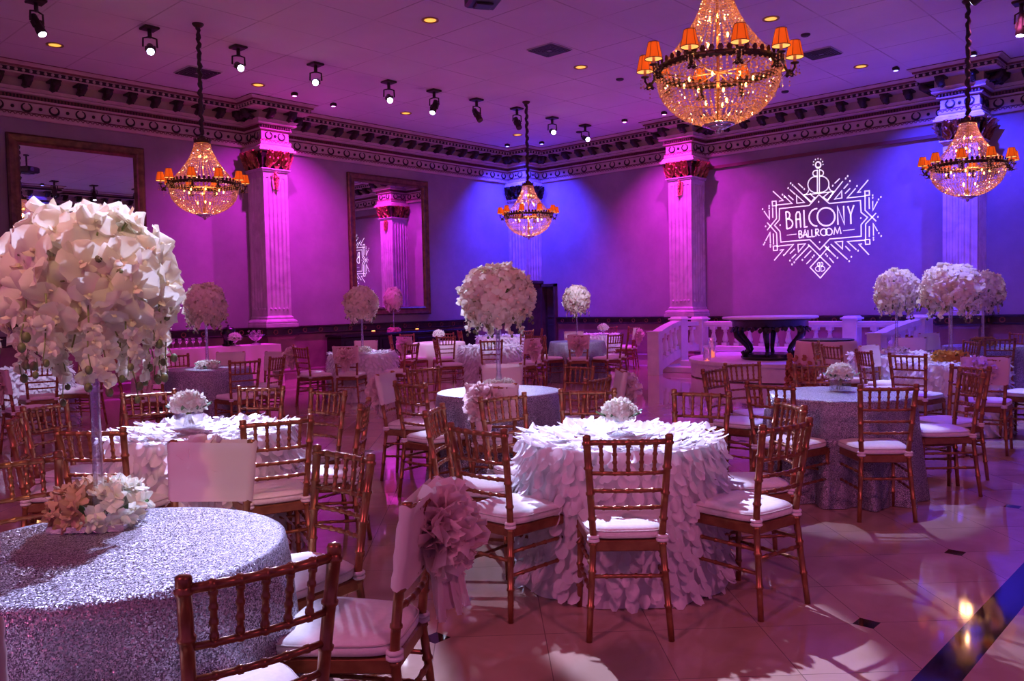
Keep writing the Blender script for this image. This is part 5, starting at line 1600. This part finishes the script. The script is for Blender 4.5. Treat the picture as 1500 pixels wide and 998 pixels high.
# platform
t = thing('stage', 'white rounded stage platform with curved steps before the right wall', 'stage', (SC.x, SC.y, 0))
mb = MB()
def half_round(r, z0, z1, n=48, back=1.5):
    """half disc bulging towards the room (-x) with straight flanks to the back"""
    pts = [Vector((-r*math.cos(a), r*math.sin(a), 0)) for a in [-PI/2+PI*i/n for i in range(n+1)]]
    pts = [Vector((back, -r, 0))]+pts+[Vector((back, r, 0))]
    m_ = len(pts)
    vs = [(p.x, p.y, z0) for p in pts]+[(p.x, p.y, z1) for p in pts]
    mb.add(vs, [(i, (i+1) % m_, m_+(i+1) % m_, m_+i) for i in range(m_)], 0, False)
    mb.add([(p.x, p.y, z1) for p in pts], [tuple(range(m_))], 0, False)
half_round(1.95, .02, SZ); half_round(1.99, SZ-.05, SZ+.012)
build('platform', mb, 'plaster_white', t)
for s in (-1, 1):
    for k, (r0, z) in enumerate(((2.75, .12), (2.35, .235))):
        mb = MB(); mb.box((.35+.1*k, s*(r0+1.8)/2, z/2), (1.9-.4*k, r0-1.8, z), bev=.012); build('step', mb, 'plaster_white', t)
mb = MB(); mb.box((SX+.45-SC.x, 0, SZ/2), (1.35, 5.2, SZ)); build('landing', mb, 'plaster_white', t)
# back balustrade
b = thing('balustrade', 'white stone balustrade along the back of the stage', 'balustrade', (SX, 7.4, SZ))
def rel(mb_, o): return mb_
YB0, YB1 = 4.95, 9.85
posts = [9.80, 6.35, 5.02]
for y in posts:
    mb = MB(); post(mb, 0, y-7.4, 0, .72, .28); build('post', mb, 'plaster_white', b)
mb = MB(); mb.box((0, (YB0+YB1)/2-7.4, .64), (.20, YB1-YB0, .09), bev=.015); mb.box((0, (YB0+YB1)/2-7.4, .585), (.15, YB1-YB0, .04)); build('top_rail', mb, 'plaster_white', b)
mb = MB(); mb.box((0, (YB0+YB1)/2-7.4, .09), (.20, YB1-YB0, .10), bev=.015); build('bottom_rail', mb, 'plaster_white', b)
ball_mb = MB(); baluster(ball_mb, 0, 0, .14, .43); BAL_ME = ball_mb.mesh('baluster', 'plaster_white')
y = 9.45
while y > 5.2:
    if all(abs(y-q) > .22 for q in posts): link('baluster', BAL_ME, b, loc=(0, y-7.4, 0))
    y -= .295
# curved stair sides
def stair_side(newel, top, label):
    n, tp = Vector(newel), Vector(top)
    t = thing('stair_balustrade', label, 'balustrade', (n.x, n.y, 0))
    d = tp-n; L = d.length; an = math.atan2(d.y, d.x)
    mb = MB(); mb.box((0, 0, .43), (.24, .24, .86), rot=Matrix.Rotation(an, 3, 'Z')); mb.box((0, 0, .875), (.28, .28, .03), rot=Matrix.Rotation(an, 3, 'Z')); build('newel_post', mb, 'plaster_white', t)
    mb = MB(); post(mb, d.x, d.y, 0, 1.08, .28); build('top_post', mb, 'plaster_white', t)
    # curved rail and stringer
    mb = MB(); nrm = Vector((-d.y, d.x, 0)).normalized()
    def strip(z_lo, z_hi, w):
        rows = []
        for i in range(17):
            s = i/16; p = Vector((d.x, d.y, 0))*s
            a, b_ = z_lo(s), z_hi(s)
            rows.append([p+nrm*w/2+Vector((0, 0, a)), p-nrm*w/2+Vector((0, 0, a)), p-nrm*w/2+Vector((0, 0, b_)), p+nrm*w/2+Vector((0, 0, b_))])
        vs = [v for r_ in rows for v in r_]
        mb.add(vs, [(k*4+i, k*4+(i+1) % 4, (k+1)*4+(i+1) % 4, (k+1)*4+i) for k in range(16) for i in range(4)], 0, False)
    ease = lambda s: s*(1.55-.55*s)
    strip(lambda s: .76+.22*ease(s), lambda s: .86+.22*ease(s), .20)
    build('hand_rail', mb, 'plaster_white', t)
    mb = MB(); strip(lambda s: .02+.28*ease(s)*.9, lambda s: .22+.24*ease(s), .16); build('stringer', mb, 'plaster_white', t)
    k = 4
    for i in range(k):
        s = (i+1)/(k+1); p = Vector((d.x, d.y, 0))*s; mb = MB()
        zb = .22+.24*ease(s); h = .76+.22*ease(s)-zb; baluster(mb, p.x, p.y, zb, h, 1.05)
        build('baluster', mb, 'plaster_white', t)
nl = at_z(958, 549, 0)
stair_side((nl.x+.05, nl.y, 0), (15.95, 9.82, 0), 'white curved stair balustrade at the left end of the stage')
stair_side((14.6, 5.1, 0), (16.45, 4.98, 0), 'white sloping stair balustrade at the right end of the stage')
# link panel between the left top post and the back balustrade
t = thing('pierced_balustrade', 'short white pierced panel between the two left balustrade posts', 'balustrade', (16.37, 9.83, SZ))
for nm, zz, hh in (('top_rail', .64, .09), ('bottom_rail', .10, .14)):
    mb = MB(); mb.box((0, 0, zz), (.72, .18, hh)); build(nm, mb, 'plaster_white', t)
for x in (-.17, .13): link('baluster', BAL_ME, t, loc=(x, 0, .0))

# big pedestal table on the stage
pt = at_z(1128, 527, SZ)
t = thing('pedestal_table', 'large black carved pedestal table with a round white top on the stage', 'table', (pt.x, pt.y, SZ+.012))
mb = MB(); mb.lathe([(.001, .775), (.86, .775), (.885, .785), (.885, .81), (.87, .822), (.001, .822)], 64, caps=False); build('table_top', mb, 'plaster_white', t)
mb = MB(); mb.lathe([(.66, .62), (.70, .64), (.70, .72), (.74, .74), (.74, .775)], 56, caps=False)
mb.lathe([(.64, .62), (.64, .775)], 56, caps=False)
for k in range(24):
    a = 2*PI*k/24; mb.ball((.66*math.cos(a), .66*math.sin(a), .61-.02*(k % 2)), .030, 0, 7, 4)
build('apron', mb, 'black', t)
mb = MB(); mb.lathe([(.001, .11), (.46, .11), (.50, .095), (.50, .07), (.54, .06), (.54, .03), (.50, .0)], 48, caps=False); build('base_ring', mb, 'black', t)
for k in range(6):
    a = 2*PI*k/6+.35
    mb = MB(); pts = []; rad = []
    for (r, z, w) in ((.62, .66, .07), (.68, .56, .075), (.66, .46, .07), (.56, .36, .06), (.46, .26, .052), (.42, .18, .048), (.46, .12, .045), (.53, .10, .05), (.555, .14, .04), (.52, .165, .03)):
        pts.append((r*math.cos(a), r*math.sin(a), z)); rad.append(w*.85)
    mb.tube(pts, rad, 10)
    build('leg', mb, 'black', t)
mb = MB()
for k in range(30):
    a = 2*PI*k/30; mb.petal(frame_from(Vector((math.cos(a), math.sin(a), .2)), up=Vector((0, 0, -1)), origin=Vector((.70*math.cos(a), .70*math.sin(a), .63+.02*math.sin(a*5)))), .10, .10, .3, .3, 2, 2)
build('carved_garland', mb, 'ornament', t)
# candle cylinders on the steps
for px, py, z, h, lb in ((1043, 524, SZ+.012, .40, 'lit orange candle in a tall glass cylinder on the stage edge'), (1036, 537, .245, .36, 'lit orange candle in a glass cylinder on the stage step')):
    p = at_z(px, py, z); t = thing('candle_cylinder', lb, 'candle', (p.x, p.y, z))
    mb = MB(); mb.lathe([(.001, 0), (.075, 0), (.075, h), (.071, h), (.071, .006), (.001, .006)], 18, caps=False); build('glass_cylinder', mb, 'wine_glass', t)
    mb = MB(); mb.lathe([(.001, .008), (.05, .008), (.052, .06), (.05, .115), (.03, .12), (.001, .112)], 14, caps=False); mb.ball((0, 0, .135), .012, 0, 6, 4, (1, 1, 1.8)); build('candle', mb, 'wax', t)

# peach table with copper rosettes beside the stage
t = thing('cake_table', 'peach-draped round table with copper rosettes beside the stage', 'table', (13.1, 5.36, 0), .4)
link('tablecloth', ME['peach'], t).scale = (.86, .86, 1.07)
q = random.Random(9); mb = MB()
for i in range(95):
    a = R(120)+q.uniform(-.85, .85); z = q.uniform(.05, .62)**1.1; rr = TR*.86+.07+.07*(1-z)
    o = Vector((rr*math.cos(a), rr*math.sin(a), z)); nrm = Vector((math.cos(a), math.sin(a), q.uniform(-.1, .5)))
    f0 = frame_from(nrm, origin=o)
    for k in range(5): mb.petal(f0 @ Matrix.Rotation(2*PI*k/5+q.random(), 4, 'Z') @ Matrix.Rotation(q.uniform(.3, .9), 4, 'X'), .07, .065, .3, .5, 2, 2)
o = build('rosettes', mb, 'rosette', t); o['kind'] = 'stuff'
mb = MB(); mb.lathe([(.42, .82), (.42, .84), (.40, .845), (.001, .845)], 40, caps=False); build('top_board', mb, 'black', t)

# long buffet table with glassware on the far left
bx0, bx1, by0, by1, bz = 6.3, 9.0, 14.75, 15.4, .80
t = thing('buffet_table', 'long pink-draped buffet table along the left wall', 'table', ((bx0+bx1)/2, (by0+by1)/2, 0))
mb = MB(); hx, hy = (bx1-bx0)/2, (by1-by0)/2; n = 120; rows = []
def rect_pt(s, k):
    P = 2*(2*hx+2*hy); d = s*P
    for L, a, b in ((2*hx, (-hx, -hy), (hx, -hy)), (2*hy, (hx, -hy), (hx, hy)), (2*hx, (hx, hy), (-hx, hy)), (2*hy, (-hx, hy), (-hx, -hy))):
        if d <= L+1e-9: return Vector((a[0]+(b[0]-a[0])*d/L, a[1]+(b[1]-a[1])*d/L, 0))
        d -= L
    return Vector((-hx, -hy, 0))
for k, tt in enumerate((0, .02, .3, .65, 1)):
    row = []
    for i in range(n):
        p = rect_pt(i/n, 0); w = .02*tt*math.sin(i*1.15)+.05*tt; l = p.length
        row.append(Vector((p.x*(1+w/l*1.2), p.y*(1+w/l*3), bz-(bz-.005)*tt)))
    rows.append(row)
mb.add([v for r_ in rows for v in r_], [(k*n+i, (k+1)*n+i, (k+1)*n+(i+1) % n, k*n+(i+1) % n) for k in range(4) for i in range(n)])
mb.add(rows[0], [tuple(range(n))], 0, False)
build('tablecloth', mb, 'pink_cloth', t)
wg = MB(); wg.lathe([(.001, 0), (.034, 0), (.034, .003), (.005, .008), (.004, .08), (.012, .09), (.034, .12), (.036, .15), (.030, .185), (.028, .185), (.034, .15), (.032, .122), (.001, .092)], 12, caps=False)
WG_ME = wg.mesh('wine_glass', 'wine_glass')
for i in range(18):
    r_, c_ = divmod(i, 9)
    o = link('wine_glass', WG_ME, None, loc=(6.5+.13*c_+.06*r_, 15.0+.14*r_, bz)); tag(o, 'stemmed glass in the two rows at the left end of the buffet', 'glass', 'glasses on the buffet')
t = thing('beverage_dispenser', 'dark chafing stand on the buffet behind the far left orchids', 'dispenser', (8.05, 15.1, bz))
mb = MB(); mb.lathe([(.12, 0), (.14, .02), (.10, .05), (.10, .16), (.13, .2), (.13, .32), (.09, .36), (.02, .38), (.02, .41), (.001, .42)], 22); build('urn', mb, 'black', t)
mb = MB(); mb.tube([(0, -.13, .1), (0, -.18, .1), (0, -.18, .06)], .012, 6); build('tap', mb, 'chrome', t)
t = thing('crystal_bowl', 'sparkling crystal bowl on a foot at the right end of the buffet', 'bowl', (8.6, 15.05, bz))
mb = MB(); mb.lathe([(.10, 0), (.09, .02), (.02, .04), (.02, .07), (.08, .10), (.20, .20), (.19, .20), (.07, .11), (.001, .09)], 16, caps=False)
for i in range(26):
    a = i*2.4; rr = .04+.11*((i*37 % 26)/26); mb.octa((rr*math.cos(a), rr*math.sin(a), .19+.04*(i % 3)), .028)
build('bowl', mb, 'wine_glass', t)
p = (8.05, 14.86); bouquet(p[0], p[1], 'white green bouquet on the front edge of the buffet', 'foot', 1.25, .4, True, bz)

# long black console under the second mirror, with candles and a pink centrepiece
t = thing('console', 'long black console against the left wall under the second mirror', 'console', (13.1, YW-.42, 0))
mb = MB(); mb.box((0, 0, .86), (4.3, .62, .06), bev=.01); build('top', mb, 'black', t)
for k in range(4):
    mb = MB(); mb.box((-1.6+1.07*k, 0, .44), (1.05, .56, .78), bev=.02); mb.box((-1.6+1.07*k, -.285, .44), (.86, .02, .60), bev=.008); build('cabinet', mb, 'black', t)
mb = MB(); mb.box((0, 0, .03), (4.26, .58, .06)); build('plinth', mb, 'black', t)
for px, py, lb in ((547, 486, 'small amber candle on the black console, left one'), (611, 483, 'small amber candle on the black console, right one')):
    q_ = at_y(px, py, YW-.55); t = thing('votive_candle', lb, 'candle', (q_.x, q_.y, .89))
    mb = MB(); mb.lathe([(.001, 0), (.045, 0), (.05, .05), (.046, .05), (.04, .006)], 14, caps=False); build('cup', mb, 'gilt', t)
    mb = MB(); mb.lathe([(.001, .01), (.04, .01), (.042, .055), (.001, .06)], 12, caps=False); build('candle', mb, 'flame', t)
q_ = at_y(577, 486, YW-.55)
t = tall_piece(q_.x, q_.y, 'pink lit orchid ball standing on the black console before the mirror', .78, .9, .89)
flower_ring(q_.x, q_.y, 'pink flower ring on the black console', 'pink_flower', 77, z=.89, s=1.1)

# ================================================================== light
w = bpy.data.worlds.new('world'); scene.world = w; w.use_nodes = True
w.node_tree.nodes['Background'].inputs[0].default_value = (.33, .115, .54, 1)
w.node_tree.nodes['Background'].inputs[1].default_value = WORLD = .52
# pink fill spots added behind the camera, without any fixture
for (x, y, tg, pw) in ((-3.5, 2.0, (5, 6, .5), 560), (1.5, -4.0, (7, 3, .5), 500)):
    o = lamp('fill_wash', 'SPOT', (x, y, 5.2), (1.0, .20, .46), pw, spot_size=R(95), spot_blend=.9, shadow_soft_size=.25); aim(o, tg)
for (x, y, tg, pw) in ((3.0, 9.0, (6, 9, 0), 110), (9.0, 6.5, (9.5, 6.6, 0), 130), (13.0, 9.5, (13.5, 9.5, 0), 130), (14.0, 3.0, (14, 4, 0), 150)):  # overhead magenta fill, added with no lamp to see
    o = lamp('fill_wash', 'SPOT', (x, y, 5.6), (1.0, .15, .60), pw, spot_size=R(150), spot_blend=1.0, shadow_soft_size=.3); aim(o, tg)

scene.view_settings.view_transform = 'Standard'
scene.view_settings.look = 'None'
scene.view_settings.gamma = 1.0
scene.view_settings.exposure = 0.0
scene.view_settings.use_curve_mapping = False
